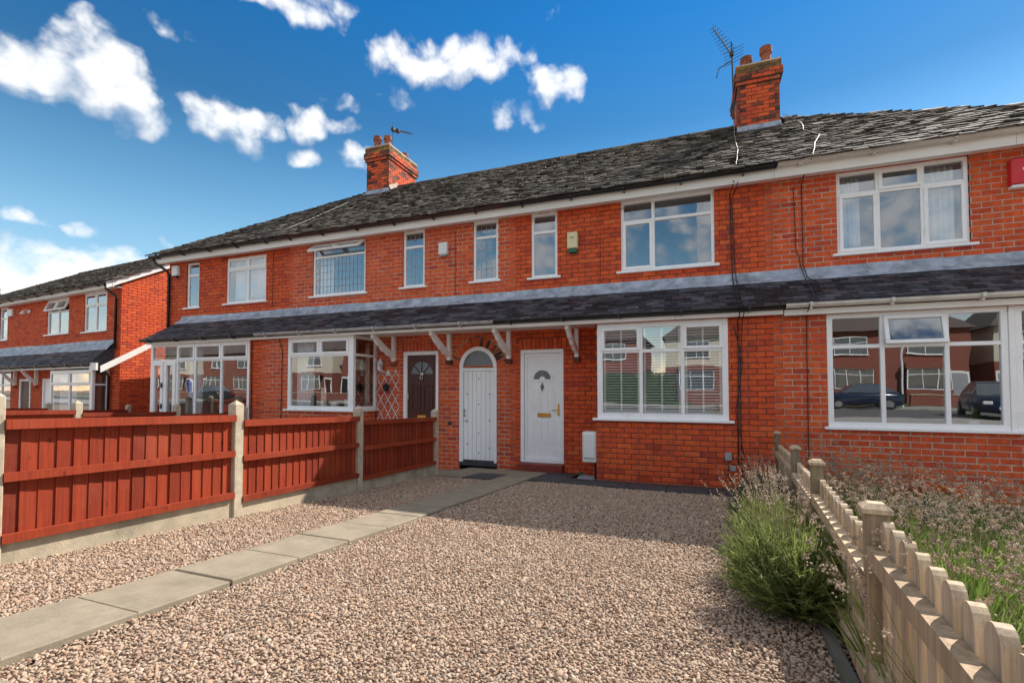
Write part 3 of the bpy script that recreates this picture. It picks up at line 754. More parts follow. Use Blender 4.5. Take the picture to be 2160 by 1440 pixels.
# ---- house with the brown door and the arched passage
h2 = House('terraced_house', ((P1+P2)/2, U, 0), 'brick terraced house with brown front door and bay window behind a red-brown fence', group='brick terraced houses of the row', mortar='mortar_light')
w2w, w2a, w2b = (-8.19,-6.73,3.61,4.81), (-5.775,-5.25,3.635,4.82), (-4.15,-3.61,3.63,4.825)
wall_fill(h2, FRONT(U), P1, P2, 3.0, 4.90, [w2w, w2a, w2b], soft0=True, soft1=True)
AX, AZ, AR, AO = -4.03, 1.945, .40, .575
bd = (-5.735,-4.91,.10,2.29)
wall_fill(h2, FRONT(U), -6.41, P2, -.1, 2.66, [bd, (AX-AR,AX+AR,-.1,AZ), (bd[0]-.06,bd[1]+.06,2.29,2.505)], soft1=True, circ=(AX,AZ,AO))
soldier(h2, U, bd[0]-.06, bd[1]+.06, 2.295, 2.50)
nv = 21
for i in range(nv):                                    # arch ring
    q = math.pi*(i+.5)/nv; rm = (AR+AO)/2
    m = Matrix.Translation((AX+rm*math.cos(q), U-.004, AZ+rm*math.sin(q))) @ Matrix.Rotation(-q,4,'Y') @ Matrix.Diagonal(((AO-AR-.008)/BL,1,(math.pi*rm/nv-.01)/BH,1))
    h2.bricks.append((m, ('s' if random.random() < .25 else 'b', random.randrange(3))))
n = 24
h2.mb.ring([(AX+(AO+.02)*math.cos(math.pi*2*i/n), AZ+(AO+.02)*math.sin(math.pi*2*i/n)) for i in range(n)][:13]+[(AX-(AO+.02),AZ-.01),(AX+AO+.02,AZ-.01)],
           [(AX+AR*math.cos(math.pi*2*i/n), AZ+AR*math.sin(math.pi*2*i/n)) for i in range(n)][:13]+[(AX-AR,AZ-.005),(AX+AR,AZ-.005)], .02, Matrix.Translation((0,U+.007,0)))
wall_fill(h2, FRONT(L), P1, -8.11, -.1, 2.62, [], soft0=True)
wall_fill(h2, FRONT(L), -8.11, -6.43, -.1, 1.07, [])
wall_fill(h2, SIDE_R(-6.43), L+.004, U, -.1, 1.07)
h2.finish()
roof(h2, P1, P2, seed=5); canopy(h2, P1, P2, seed=5); shell(h2, P1, P2)
fascia(h2.root, P1, P2, 8.335, 4.765, 4.95); gutter(h2.root, P1, P2, 8.265, 4.945, .06, 'gutter_maroon'); soffit(h2, P1, P2, 8.36, U+.03, 4.82)
fascia(h2.root, P1, P2, 7.745, 2.585, 2.69); gutter(h2.root, P1, P2, 7.675, 2.70, .055, 'gutter_grey'); soffit(h2, -8.1, P2, 7.77, U, 2.62)
LD = (.115, .19)
ww = window(h2, w2w[0], w2w[1], w2w[2], w2w[3], U, rows=[(4.50,)], lead=None)
# leaded fixed pane below, two vents tilted open above
q = MB()
for i in range(1,13): xx = -8.14+1.36*i/13; q.box(xx-.005,xx+.005,U+.054,U+.057,3.665,4.474)
for i in range(1,5): zz = 3.665+.81*i/5; q.box(-8.135,-6.785,U+.051,U+.054,zz-.005,zz+.005)
q.build('leading', 'galvanised', ww)
for a,b in ((-8.165,-7.47),(-7.455,-6.755)):
    ya = U+.0; zh, zl = 4.79, 4.515; hg = Matrix.Translation((0,ya,zh)) @ Matrix.Rotation(-R(52),4,'X') @ Matrix.Translation((0,-ya,-zh)); k = .045
    s = MB(); s.cbox(a,b,ya,ya+.05,zl,zl+k,.005,hg); s.cbox(a,b,ya,ya+.05,zh-k,zh,.005,hg); s.cbox(a,a+k,ya+.001,ya+.05,zl+k,zh-k,.005,hg); s.cbox(b-k,b,ya+.001,ya+.05,zl+k,zh-k,.005,hg)
    s.build('sash', 'upvc', ww); MB().add([(a+k,ya+.02,zl+k),(b-k,ya+.02,zl+k),(b-k,ya+.02,zh-k),(a+k,ya+.02,zh-k)], [(0,1,2,3)], hg).build('pane', 'glass', ww)
window(h2, *w2a, U, rows=[(4.48,)], lead=LD); window(h2, *w2b, U, rows=[(4.50,)], lead=LD)
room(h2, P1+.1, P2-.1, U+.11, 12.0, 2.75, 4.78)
curtain(-8.13, -7.75, 3.66, 4.48, U+.2, 'narrow white curtain at the side of the leaded upper window', folds=4, amp=.02)
# bay: front and return
bw = window(h2, -8.11, -6.47, 1.10, 2.60, L, xs=(), rows=[(2.21,)], rec=0, fw=.07)
for a,b in ((-8.05,-7.28),(-7.265,-6.53)):
    s = MB(); k = .055; y_ = L-.014; zl, zh = 2.225, 2.545
    s.cbox(a,b,y_,y_+.05,zl,zl+k,.005); s.cbox(a,b,y_,y_+.05,zh-k,zh,.005); s.cbox(a,a+k,y_+.001,y_+.05,zl+k,zh-k,.005); s.cbox(b-k,b,y_+.001,y_+.05,zl+k,zh-k,.005); s.build('sash','upvc',bw)
MB().cbox(-7.30,-7.245,L+.002,L+.06,2.236,2.53,.004).build('mullion','upvc',bw)
rt = MB()                                             # return side of the bay
rt.cbox(-6.475,-6.41,L+.0005,L+.075,1.10,2.60,.004)
rt.cbox(-6.470,-6.415,L+.075,U+.03,1.10,1.165,.004); rt.cbox(-6.470,-6.415,L+.075,U+.03,2.535,2.60,.004); rt.cbox(-6.470,-6.415,U-.05,U+.03,1.165,2.535,.004); rt.cbox(-6.469,-6.416,L+.075,U-.05,2.185,2.235,.004)
ro = rt.build('bay_return', 'upvc', h2.root)
for zl, zh in ((1.165,2.185),(2.235,2.535)): MB().quad((-6.44,L+.075,zl),(-6.44,U-.05,zl),(-6.44,U-.05,zh),(-6.44,L+.075,zh)).build('pane','glass',ro)
MB().cbox(-6.47,-6.36,L-.05,U,1.062,1.098,.005).build('sill','upvc',ro)
rb = MB(); x0,x1,y0,y1,z0,z1 = -8.08,-6.50,L+.09,12.0,.3,2.58
rb.quad((x0,y0,z0),(-6.5,y0,z0),(-6.5,y1,z0),(x0,y1,z0)); rb.quad((x0,y0,z1),(x0,y1,z1),(x1,y1,z1),(x1,y0,z1)); rb.quad((x0,y0,z0),(x0,y1,z0),(x0,y1,z1),(x0,y0,z1)); rb.quad((x0,y1,z0),(x1,y1,z0),(x1,y1,z1),(x0,y1,z1)); rb.quad((x1,U+.15,z0),(x1,U+.15,z1),(x1,y1,z1),(x1,y1,z0))
rb.build('room','dark_room',h2.root)
curtain(-8.02, -7.55, 1.15, 2.5, L+.16, 'white net curtain gathered at one end of the bay window', folds=6, amp=.025)
curtain(-6.60, -6.50, 1.15, 2.5, U-.12, 'cream curtain hanging beside the return pane of the bay window', 'cream_cloth', folds=2, amp=.05)
# brown door
fr = MB(); a,b,z0,z1 = bd[0],bd[1],.10,2.29
fr.cbox(a,a+.085,U-.012,U+.07,z0,z1-.075,.005); fr.cbox(b-.06,b,U-.012,U+.07,z0,z1-.075,.005); fr.cbox(a,b,U-.014,U+.07,z1-.075,z1,.005)
bdo = fr.build('door', 'upvc', h2.root)
lx0, lx1 = a+.085, b-.06; cx = (lx0+lx1)/2
leaf = MB().box(lx0,lx1,U+.03,U+.07,z0+.01,z1-.075); leaf = leaf.build('door_leaf', 'door_brown', bdo)
for px0,px1,pz0,pz1 in ((lx0+.09,cx-.03,1.02,1.62),(cx+.03,lx1-.09,1.02,1.62),(lx0+.09,cx-.03,.28,.85),(cx+.03,lx1-.09,.28,.85)):
    p = MB(); p.ring([(px0,pz0),(px1,pz0),(px1,pz1),(px0,pz1)],[(px0+.03,pz0+.03),(px1-.03,pz0+.03),(px1-.03,pz1-.03),(px0+.03,pz1-.03)],.02,Matrix.Translation((0,U+.018,0)))
    p.cbox(px0+.06,px1-.06,U+.016,U+.04,pz0+.06,pz1-.06,.01); p.build('panel', 'door_brown', bdo)
fc = (cx, 1.80); fr_ = .255
for i in range(4):
    q0, q1 = math.pi*i/4+.05, math.pi*(i+1)/4-.05
    pts = [(fc[0]+.05*math.cos((q0+q1)/2), fc[1]+.05*math.sin((q0+q1)/2)+.01)] + [(fc[0]+fr_*math.cos(q0+(q1-q0)*j/6), fc[1]+.01+fr_*1.05*math.sin(q0+(q1-q0)*j/6)) for j in range(7)]
    MB().poly(pts,.006,Matrix.Translation((0,U+.024,0))).build('fan_pane','obscure_glass',bdo)
kn = MB(); kn.tube([(cx+.03*math.cos(t*.7),U+.0,1.76+.045*math.sin(t*.7)) for t in range(10)],.009,6); kn.cbox(cx-.035,cx+.035,U+.005,U+.03,1.80,1.86,.01); kn.cbox(cx-.015,cx+.015,U-.005,U+.02,1.70,1.73,.006); kn.build('knocker','steel',bdo)
MB().cbox(cx-.10,cx+.10,U+.015,U+.03,.92,.99,.006).build('letter_plate','brass',bdo)
MB().cbox(lx0+.01,lx0+.04,U-.02,U+.03,1.30,1.42,.006).build('door_handle','steel',bdo)
# arched passage door
af = MB(); nn = 20
arc = lambda r: [(AX+r*math.cos(math.pi*i/nn), AZ+r*math.sin(math.pi*i/nn)) for i in range(nn+1)]
af.ring(arc(AR), arc(AR-.075), .09, Matrix.Translation((0,U-.02,0)))
af.cbox(AX-AR,AX-AR+.085,U-.021,U+.07,.10,AZ-.001,.005); af.cbox(AX+AR-.055,AX+AR,U-.021,U+.07,.10,AZ-.001,.005); af.cbox(AX-AR+.085,AX+AR-.055,U-.018,U+.07,AZ-.075,AZ-.012,.004)
ad = af.build('arched_door', 'painted_wood_white', h2.root)
MB().poly(arc(AR-.07),.006,Matrix.Translation((0,U+.03,0))).build('fan_pane','obscure_glass',ad)
px0, px1 = AX-AR+.087, AX+AR-.057; pn = 7; pwid = (px1-px0)/pn
for i in range(pn): MB().cbox(px0+i*pwid+.0025,px0+(i+1)*pwid-.0025,U+.008,U+.03,.14,AZ-.078,.005).build('plank','painted_wood_white',ad)
for i,(sx,sz) in enumerate([(.5,1.72),(.12,1.42),(.85,1.42),(.5,1.22),(.85,.92),(.5,.66),(.12,.45),(.85,.38),(.5,.28)]):
    MB().lathe([(.012,0),(.012,.008),(.004,.014)],(0,0,0),8).build('stud','black_iron',ad,tf=Matrix.Translation((px0+(px1-px0)*sx,U+.009,sz)) @ Matrix.Rotation(math.pi/2,4,'X'))
MB().tube([(px0+.03,U+.01,1.12),(px0+.03,U-.03,1.10),(px0+.03,U-.03,1.0),(px0+.03,U+.01,.98)],.008,6).build('pull_handle','black_iron',ad)
MB().lathe([(.03,0),(.03,.006),(.012,.02),(.022,.03)],(0,0,0),12).build('lock_knob','steel',ad,tf=Matrix.Translation((px0+.06,U+.008,.90)) @ Matrix.Rotation(math.pi/2,4,'X'))
MB().box(AX-AR+.02,AX+AR,U-.01,U+.08,.03,.135).build('threshold','dark_slab',ad)
for x in (-5.955,-4.645,-3.37): bracket(h2, x)
MB().cbox(-4.70,-4.60,U-.004,U+.02,.80,.87,.004).build('air_brick','dark_slab',h2.root)

# ---- house with the white door
h1 = House('terraced_house', ((P2+P3)/2, U, 0), 'brick terraced house with white front door behind the open gravel garden', group='brick terraced houses of the row')
w1s, w1w = (-2.935,-2.42,3.60,4.82), (-1.265,.265,3.575,4.825)
wall_fill(h1, FRONT(U), P2, P3, 3.0, 4.90, [w1s, w1w], soft0=True, soft1=True)
wd = (-3.14,-2.305,.16,2.255)
wall_fill(h1, FRONT(U), P2, -1.56, -.12, 2.66, [wd, (wd[0],wd[1],-.12,.17), (wd[0]-.05,wd[1]+.05,2.255,2.47)], soft0=True)
soldier(h1, U, wd[0]-.05, wd[1]+.05, 2.26, 2.465)
w1b = (-1.545,.405,1.05,2.575)
wall_fill(h1, FRONT(L), -1.565, P3, -.15, 2.62, [w1b, (-.92,-.70,.082,.16)], soft1=True)
wall_fill(h1, SIDE_L(-1.565), -U, -L-.004, -.15, 2.62)
h1.finish()
roof(h1, P2, P3, seed=7); canopy(h1, P2, P3, seed=7); shell(h1, P2, P3)
fascia(h1.root, P2, P3, 8.335, 4.765, 4.95); gutter(h1.root, P2, P3+.02, 8.265, 4.945, .062, 'gutter_black'); soffit(h1, P2, P3, 8.36, U+.03, 4.82)
fascia(h1.root, P2, P3, 7.745, 2.575, 2.685); gutter(h1.root, P2, P3, 7.675, 2.70, .055, 'gutter_black'); soffit(h1, P2, -1.56, 7.77, U, 2.62)
window(h1, *w1s, U, rows=[(4.46,)])
ww1 = window(h1, *w1w, U, xs=(-.715,), rows=[(4.455,),(4.455,)], openers={(0,0):0})
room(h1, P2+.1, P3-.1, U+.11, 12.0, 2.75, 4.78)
bw1 = window(h1, *w1b, L, xs=(-.855,-.235), rows=[(2.12,)]*3, openers={(0,1):0,(2,1):0}, rec=.0, fw=.085)
room(h1, -1.5, P3-.1, L+.17, 12.0, .02, 2.6)
vb = MB()
for i in range(9):
    for j in range(3): vb.box(-.915+i*.0235,-.900+i*.0235,L-.002,L+.03,.087+j*.024,.102+j*.024)
vb.box(-.925,-.695,L+.012,L+.03,.08,.162); vb.build('air_brick','brick',h1.root)
# white panelled door
fr = MB(); a,b,z0,z1 = wd
fr.cbox(a,a+.07,U-.02,U+.07,z0,z1-.07,.006); fr.cbox(b-.07,b,U-.02,U+.07,z0,z1-.07,.006); fr.cbox(a,b,U-.022,U+.07,z1-.07,z1,.006); fr.cbox(a+.07,b-.07,U-.03,U+.06,z0,z0+.045,.006)
do = fr.build('door','upvc',h1.root)
l0,l1,k0,k1 = a+.075,b-.075,z0+.05,z1-.075; cx = (l0+l1)/2
MB().box(l0,l1,U+.022,U+.07,k0,k1).build('door_leaf','upvc',do)
MB().ring([(l0,k0),(l1,k0),(l1,k1),(l0,k1)],[(l0+.05,k0+.05),(l1-.05,k0+.05),(l1-.05,k1-.05),(l0+.05,k1-.05)],.02,Matrix.Translation((0,U+.006,0))).build('leaf_frame','upvc',do)
for px0_,px1_,pz0,pz1 in ((-2.915,-2.745,1.12,1.53),(-2.64,-2.47,1.12,1.53),(-2.915,-2.745,.53,.95),(-2.64,-2.47,.53,.95)):
    p = MB(); p.ring([(px0_,pz0),(px1_,pz0),(px1_,pz1),(px0_,pz1)],[(px0_+.018,pz0+.018),(px1_-.018,pz0+.018),(px1_-.018,pz1-.018),(px0_+.018,pz1-.018)],.012,Matrix.Translation((0,U+.011,0))); p.cbox(px0_+.035,px1_-.035,U+.014,U+.03,pz0+.035,pz1-.035,.008); p.build('panel','upvc',do)
half = lambda r, zz: [(cx+r*math.cos(math.pi*i/14), zz+r*1.0*math.sin(math.pi*i/14)) for i in range(15)]
MB().poly(half(.165,1.705)+[(cx-.165,1.70),(cx-.07,1.70)]+[(cx-.06*math.cos(math.pi*i/8),1.70+.06*math.sin(math.pi*i/8)) for i in range(9)]+[(cx+.07,1.70)],.006,Matrix.Translation((0,U+.014,0))).build('fan_pane','obscure_glass',do)
MB().ring(half(.215,1.685)+[(cx-.215,1.66),(cx+.215,1.66)],half(.168,1.703)+[(cx-.168,1.70),(cx+.168,1.70)],.016,Matrix.Translation((0,U+.006,0))).build('fan_moulding','upvc',do)
for i in range(1,6):
    q = math.pi*i/6; MB().tube([(cx+.06*math.cos(q),U+.012,1.705+.06*math.sin(q)),(cx+.16*math.cos(q),U+.012,1.705+.16*math.sin(q))],.004,4).build('glazing_bar','galvanised',do)
MB().poly([(cx,1.47),(cx+.038,1.56),(cx,1.65),(cx-.038,1.56)],.006,Matrix.Translation((0,U+.013,0))).build('diamond_pane','obscure_glass',do)
MB().cbox(-2.815,-2.565,U+.002,U+.022,1.0,1.075,.006).build('letter_plate','brass',do)
hd = MB(); hd.cbox(l1-.045,l1-.012,U-.008,U+.008,1.03,1.25,.005); hd.tube([(l1-.028,U-.005,1.14),(l1-.028,U-.05,1.14),(l1-.14,U-.055,1.135)],.009,6); hd.build('door_handle','brass',do)
st = MB(); st.cbox(-3.15,-2.30,8.44,U+.03,.0,.155,.012)
so = st.build('door_step','red_step',h1.root)
bracket(h1, -2.05)

# ---- right-hand house
h0 = House('terraced_house', ((P3+P4)/2, U, 0), 'brick terraced house with white gutters and a red alarm box, beyond the picket fence', group='brick terraced houses of the row', mortar='mortar_light')
w0u = (1.985,3.58,3.56,4.815)
wall_fill(h0, FRONT(U), P3, P4, 3.0, 4.90, [w0u], soft0=True)
w0b = (1.66,3.60,1.0,2.56); w0c = (3.665,5.5,1.0,2.56)
wall_fill(h0, FRONT(L), P3, P4, -.2, 2.62, [(w0b[0],w0c[1],1.0,2.56)], soft0=True)
wall_fill(h0, SIDE_R(P4), L+.004, RY, -.2, 4.9)
h0.finish()
roof(h0, P3, HIPR, hipr=True, seed=11); canopy(h0, P3, P4, seed=11); shell(h0, P3, P4, right=True)
fascia(h0.root, P3, HIPR-.05, 8.335, 4.765, 4.96); gutter(h0.root, P3+.03, HIPR, 8.255, 4.965, .066, 'gutter_white'); soffit(h0, P3, P4+.2, 8.36, U+.03, 4.82)
fascia(h0.root, P3+.01, P4, 7.745, 2.555, 2.685); gutter(h0.root, P3+.02, P4, 7.67, 2.70, .06, 'gutter_white')
window(h0, *w0u, U, xs=(2.515,3.055), rows=[(4.47,)]*3, openers={(0,0):0,(1,1):0,(2,0):0})
window(h0, *w0b, L, xs=(2.30,2.99), rows=[(2.10,)]*3, openers={(1,1):14}, rec=0., fw=.07, sillx=.05)
window(h0, *w0c, L, xs=(4.3,4.9), rows=[(2.10,)]*3, rec=0., fw=.07, sillx=.02)
MB().cbox(3.602,3.663,L-.012,L+.08,1.0,2.56,.006).build('corner_post','upvc',h0.root)
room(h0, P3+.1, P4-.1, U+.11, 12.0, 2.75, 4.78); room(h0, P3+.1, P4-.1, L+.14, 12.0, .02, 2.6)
for x0_,x1_,nm in ((2.05,2.33,'white voile curtain drawn to the end of the upper window nearer the chimney'),(3.10,3.5,'white voile curtain in the upper window beside the red alarm box')):
    curtain(x0_, x1_, 3.6, 4.76, U+.2, nm, folds=5, amp=.03)

chimney(h0, .85, 1.66, 11.42, 12.75, 8.08, 8.50, 6.6, [(1.06,11.75,.36,2),(1.45,11.75,.50,4),(1.25,12.4,.36,2)])
chimney(h2, -9.14, -8.36, 11.70, 13.15, 8.22, 8.64, 6.6, [(-8.98,12.0,.46,3),(-8.62,12.0,.40,1),(-8.6,12.85,.26,1)])
# ------------------------------------------------------------------ neighbouring block, set at an angle and half a metre lower
TF = Matrix.Translation((-15.2,8.75,-.45)) @ Matrix.Rotation(R(-5.0),4,'Z') @ Matrix.Translation((0,-8.6,0))
keep = (L, CEY, CEZ, CK, RK, RZ, RL, CL)
L, CEY, CEZ, CK, RK = 8.2, 8.03, 2.68, .98, .56
RZ = EZ+RK*(RY-EY); RL = math.hypot(RY-EY, RZ-EZ); CL = math.hypot(U-CEY, (U-CEY)*CK)
NL = -11.0
hn = House('neighbour_house', (-5.5,U,0), 'brick house set back across the side passage, with a sunlit gable wall', mortar='mortar_dark')
wA,wB,wC = (-7.95,-7.3,3.68,4.82),(-4.43,-3.0,3.70,4.82),(-2.08,-.78,3.67,4.83)
wall_fill(hn, FRONT(U), NL, 0, 3.0, 4.9, [wA,wB,wC])
dA = (-4.55,-3.75,.2,2.3); dB = (-6.2,-5.4,.2,2.3)
wall_fill(hn, FRONT(U), NL, -3.0, -.1, 2.66, [(-9.6,-6.9,1.0,2.6), dA, dB])
wall_fill(hn, FRONT(L), -3.02, -.56, -.1, 1.07)
wall_fill(hn, SIDE_R(-.56), L+.004, U, -.1, 1.07)
wall_fill(hn, FRONT(U), -.56, 0, -.1, 3.0)
for k in range(100):                                    # gable, course by course
    z0 = k*CH; 
    if z0 > RZ: break
    zz = z0+CH/2
    ya = U if zz < EZ else EY+(zz-EZ)/RK; yb = 2*RY-U if zz < EZ else 2*RY-EY-(zz-EZ)/RK
    if yb-ya > .3: wall_fill(hn, SIDE_R(0), max(ya,U), min(yb,2*RY-U), z0+.0001, z0+CH-.0001)
hn.finish()
ro = roof(hn, NL, .12, seed=21); canopy(hn, NL, -.30, seed=21)
MB().box(NL,0,2*RY-EY-.55,2*RY-EY-.35,-.3,EZ+.1).build('rear_wall','red_wall',hn.root)
fascia(hn.root, NL, .10, 8.335, 4.80, 4.95); gutter(hn.root, NL, .05, 8.265, 4.945, .06, 'gutter_black'); soffit(hn, NL, 0, 8.36, U+.03, 4.83)
fascia(hn.root, NL, -.32, CEY+.065, 2.55, 2.66); gutter(hn.root, NL, -.28, CEY-.005, 2.67, .055, 'gutter_black'); soffit(hn, NL, -.32, CEY+.09, U, 2.58)
bg = MB()                                              # bargeboard up the gable
m_ = Matrix(((0,1,0,.06),(1,0,0,0),(0,0,1,0),(0,0,0,1)))
bg.poly([(EY-.02,EZ-.20),(RY,RZ-.17),(RY,RZ-.01),(EY-.02,EZ-.02)],.03,m_); bg.poly([(2*RY-EY,EZ-.2),(RY+.001,RZ-.17),(RY+.001,RZ-.01),(2*RY-EY,EZ-.02)],.03,m_)
bg.build('bargeboard','painted_board',hn.root)
# lean-to over the side entrance: sloping board and roof
lt = MB(); lt.poly([(8.15,2.42),(8.15,2.60),(9.9,3.70),(9.9,3.52)],.03,Matrix(((0,1,0,-.02),(1,0,0,0),(0,0,1,0),(0,0,0,1)))); lt.build('side_bargeboard','painted_board',hn.root)
vg = MB(); vg.box(-.32,.02,CEY+.0,CEY+.05,2.48,2.68); vg.build('verge_board','painted_board',hn.root)
window(hn, *wA, U, rows=[(4.45,)]); window(hn, *wB, U, xs=(-3.72,), rows=[(4.42,),(4.42,)], openers={(0,1):22,(1,1):22}); window(hn, *wC, U, xs=(-1.43,), rows=[(4.44,),(4.44,)], openers={(0,1):0,(1,1):0})
window(hn, -9.6,-6.9,1.0,2.6, U, xs=(-8.6,-7.7), rows=[(2.1,)]*3)
bwn = window(hn, -3.0,-.60,1.08,2.52, L, xs=(-1.82,), rows=[(2.1,),(2.1,)], openers={(0,1):0,(1,1):0}, rec=0, fw=.08)
rt = MB(); rt.cbox(-.605,-.54,L+.0005,L+.07,1.08,2.55,.004); rt.cbox(-.6,-.545,L+.07,U,1.08,1.14,.004); rt.cbox(-.6,-.545,L+.07,U,2.49,2.55,.004); rt.cbox(-.6,-.545,U-.06,U,1.14,2.49,.004); rt.cbox(-.599,-.546,L+.07,U-.06,2.07,2.12,.004)
rn = rt.build('bay_return','upvc',hn.root); MB().quad((-.57,L+.07,1.14),(-.57,U-.06,1.14),(-.57,U-.06,2.49),(-.57,L+.07,2.49)).build('pane','glass',rn)
room(hn, NL+.1, -.1, U+.11, 12, 2.75, 4.78); room(hn, -2.98, -.62, L+.1, 12, .1, 2.55); room(hn, NL+.1, -6.7, U+.11, 12, .1, 2.65)
for d_, mt in ((dA,'upvc'),(dB,'door_brown')):
    f = MB(); a,b,z0,z1 = d_; f.cbox(a,a+.07,U-.01,U+.07,z0,z1-.07,.005); f.cbox(b-.07,b,U-.01,U+.07,z0,z1-.07,.005); f.cbox(a,b,U-.012,U+.07,z1-.07,z1,.005); dd = f.build('door','upvc',hn.root)
    lf = MB(); lf.box(a+.07,b-.07,U+.03,U+.06,z0,z1-.07); lf.build('door_leaf',mt,dd)
    for pz0,pz1 in ((.4,1.0),(1.15,1.95)): MB().cbox(a+.17,b-.17,U+.018,U+.03,pz0,pz1,.008).build('panel',mt,dd)
for x in (-6.45,-4.9): bracket(hn, x)
MB().tube([(-.2,8.27,4.88),(-.2,8.30,4.78),(-.16,8.53,4.6),(-.16,8.54,4.5),(-.16,8.54,3.1)],.036,8).build('downpipe','gutter_black',hn.root,smooth=True)
MB().tube([(-.36,CEY,2.64),(-.40,CEY+.1,2.55),(-.42,8.5,2.4),(-.42,8.53,2.3),(-.42,8.53,.0)],.034,8).build('downpipe','gutter_black',hn.root,smooth=True)
curtain(-2.9,-1.9,1.15,2.46,L+.2,'pale net curtain in the bay window of the house across the passage',folds=9,amp=.02)
al = MB(); al.cbox(-7.18,-6.80,U-.07,U+.001,4.47,4.73,.015); tag(al.build('alarm_box','plastic_white'),'small white box on the upper wall of the house across the side passage','alarm box')
fl = MB(); fl.cbox(-5.75,-5.55,U-.03,U+.001,4.50,4.60,.01); fl.tube([(-5.65,U-.02,4.55),(-5.65,U-.12,4.58),(-5.65,U-.18,4.52)],.02,8); fl.lathe([(.03,0),(.07,-.08),(.07,-.10)],(-5.62,U-.18,4.54),10)
tag(fl.build('floodlight','plastic_white'),'small white floodlight on the upper wall of the set-back house','lamp')
TF = Matrix.Identity(4)
L, CEY, CEZ, CK, RK, RZ, RL, CL = keep

# ------------------------------------------------------------------ ground
def gz(y): return .06*(8.6-y) if y < 8.6 else 0.0
YF = 1.02                                              # front edge of the gravel
g = MB()
prof = [(400,-.06),(16,-.06),(8.6,-.06),(YF,gz(YF)-.045),(YF-1.2,.47),(-5.4,.46),(-5.401,.35),(-17.0,.35),(-17.001,.46),(-20,.48),(-400,.48)]
for (ya,za),(yb,zb) in zip(prof, prof[1:]):
    g.quad((-400,yb,zb),(400,yb,zb),(400,ya,za),(-400,ya,za))
tag(g.build('ground','ground_dirt',origin=False), kind='structure')
rd = MB(); rd.quad((-300,-16.9,.356),(300,-16.9,.356),(300,-5.6,.356),(-300,-5.6,.356)); tag(rd.build('road','asphalt',origin=False), kind='structure')
for ya,yb in ((-5.55,-.25),(-18.9,-17.0)):
    p = MB(); p.box(-120,120,ya,yb,.3,.475); tag(p.build('pavement','pavement',origin=False), kind='structure')
k = MB(); k.quad((-120,-2.1+1.9,.478),(120,-.2,.478),(120,YF-.1,gz(YF)-.03),(-120,YF-.1,gz(YF)-.03)); tag(k.build('driveway','asphalt',origin=False), kind='structure')
gr = MB(); gr.quad((-120,-26,.50),(120,-26,.50),(120,-18.9,.484),(-120,-18.9,.484)); tag(gr.build('lawn','grass',origin=False), kind='structure')

def slab(mb, x0, x1, y0, y1, top, th=.05):
    """paving slab lying on the slope"""
    c = .006
    vs = [(x0,y0,gz(y0)+top-th),(x1,y0,gz(y0)+top-th),(x1,y1,gz(y1)+top-th),(x0,y1,gz(y1)+top-th),
          (x0,y0,gz(y0)+top-c),(x1,y0,gz(y0)+top-c),(x1,y1,gz(y1)+top-c),(x0,y1,gz(y1)+top-c),
          (x0+c,y0+c,gz(y0)+top),(x1-c,y0+c,gz(y0)+top),(x1-c,y1-c,gz(y1)+top),(x0+c,y1-c,gz(y1)+top)]
    return mb.add(vs, [(0,1,5,4),(1,2,6,5),(2,3,7,6),(3,0,4,7),(4,5,9,8),(5,6,10,9),(6,7,11,10),(7,4,8,11),(8,9,10,11)])
pb = MB(); pb.quad((-3.03,YF,gz(YF)-.02),(-2.54,YF,gz(YF)-.02),(-2.54,8.35,gz(8.35)-.02),(-3.03,8.35,gz(8.35)-.02))
path = tag(pb.build('path','soil',origin=False), kind='structure')
y = 1.066; rr = random.Random(2)
while y < 8.3:
    e = min(y+.503, 8.36); j = rr.uniform(-.006,.006)
    slab(MB(), -3.03+j, -2.54+j, y+.004, e-.004, .022+rr.uniform(-.004,.004)).build('slab','path_slab',path); y += .503
pv = MB(); pv.quad((-4.15,7.05,gz(7.05)-.022),(.62,6.85,gz(6.85)-.022),(.95,7.9,gz(7.9)-.022),(-4.15,8.6,-.022))
paving = tag(pv.build('paving','soil',origin=False), kind='structure')
def pslab(x0,x1,y0,y1,mat): slab(MB(), x0+.003,x1-.003,y0+.003,y1-.003,.016+rr.uniform(-.003,.003)).build('slab',mat,paving)
pslab(-4.10,-3.56,7.02,7.72,'path_slab'); pslab(-4.10,-3.56,7.72,8.42,'path_slab'); pslab(-3.56,-3.04,7.72,8.42,'path_slab'); pslab(-3.56,-3.04,7.02,7.72,'dark_slab')
for x0_,x1_ in ((-2.53,-2.0),(-2.0,-1.57)): pslab(x0_,x1_,7.24,7.82,'dark_slab'); 
pslab(-2.53,-2.0,7.82,8.42,'dark_slab')
xs_ = [-1.57,-1.02,-.46,.10,.62]
for a_,b_ in zip(xs_,xs_[1:]): 
    yb_ = 7.20-.06*(a_+1.57)
    pslab(a_,b_,yb_,7.845,'dark_slab')
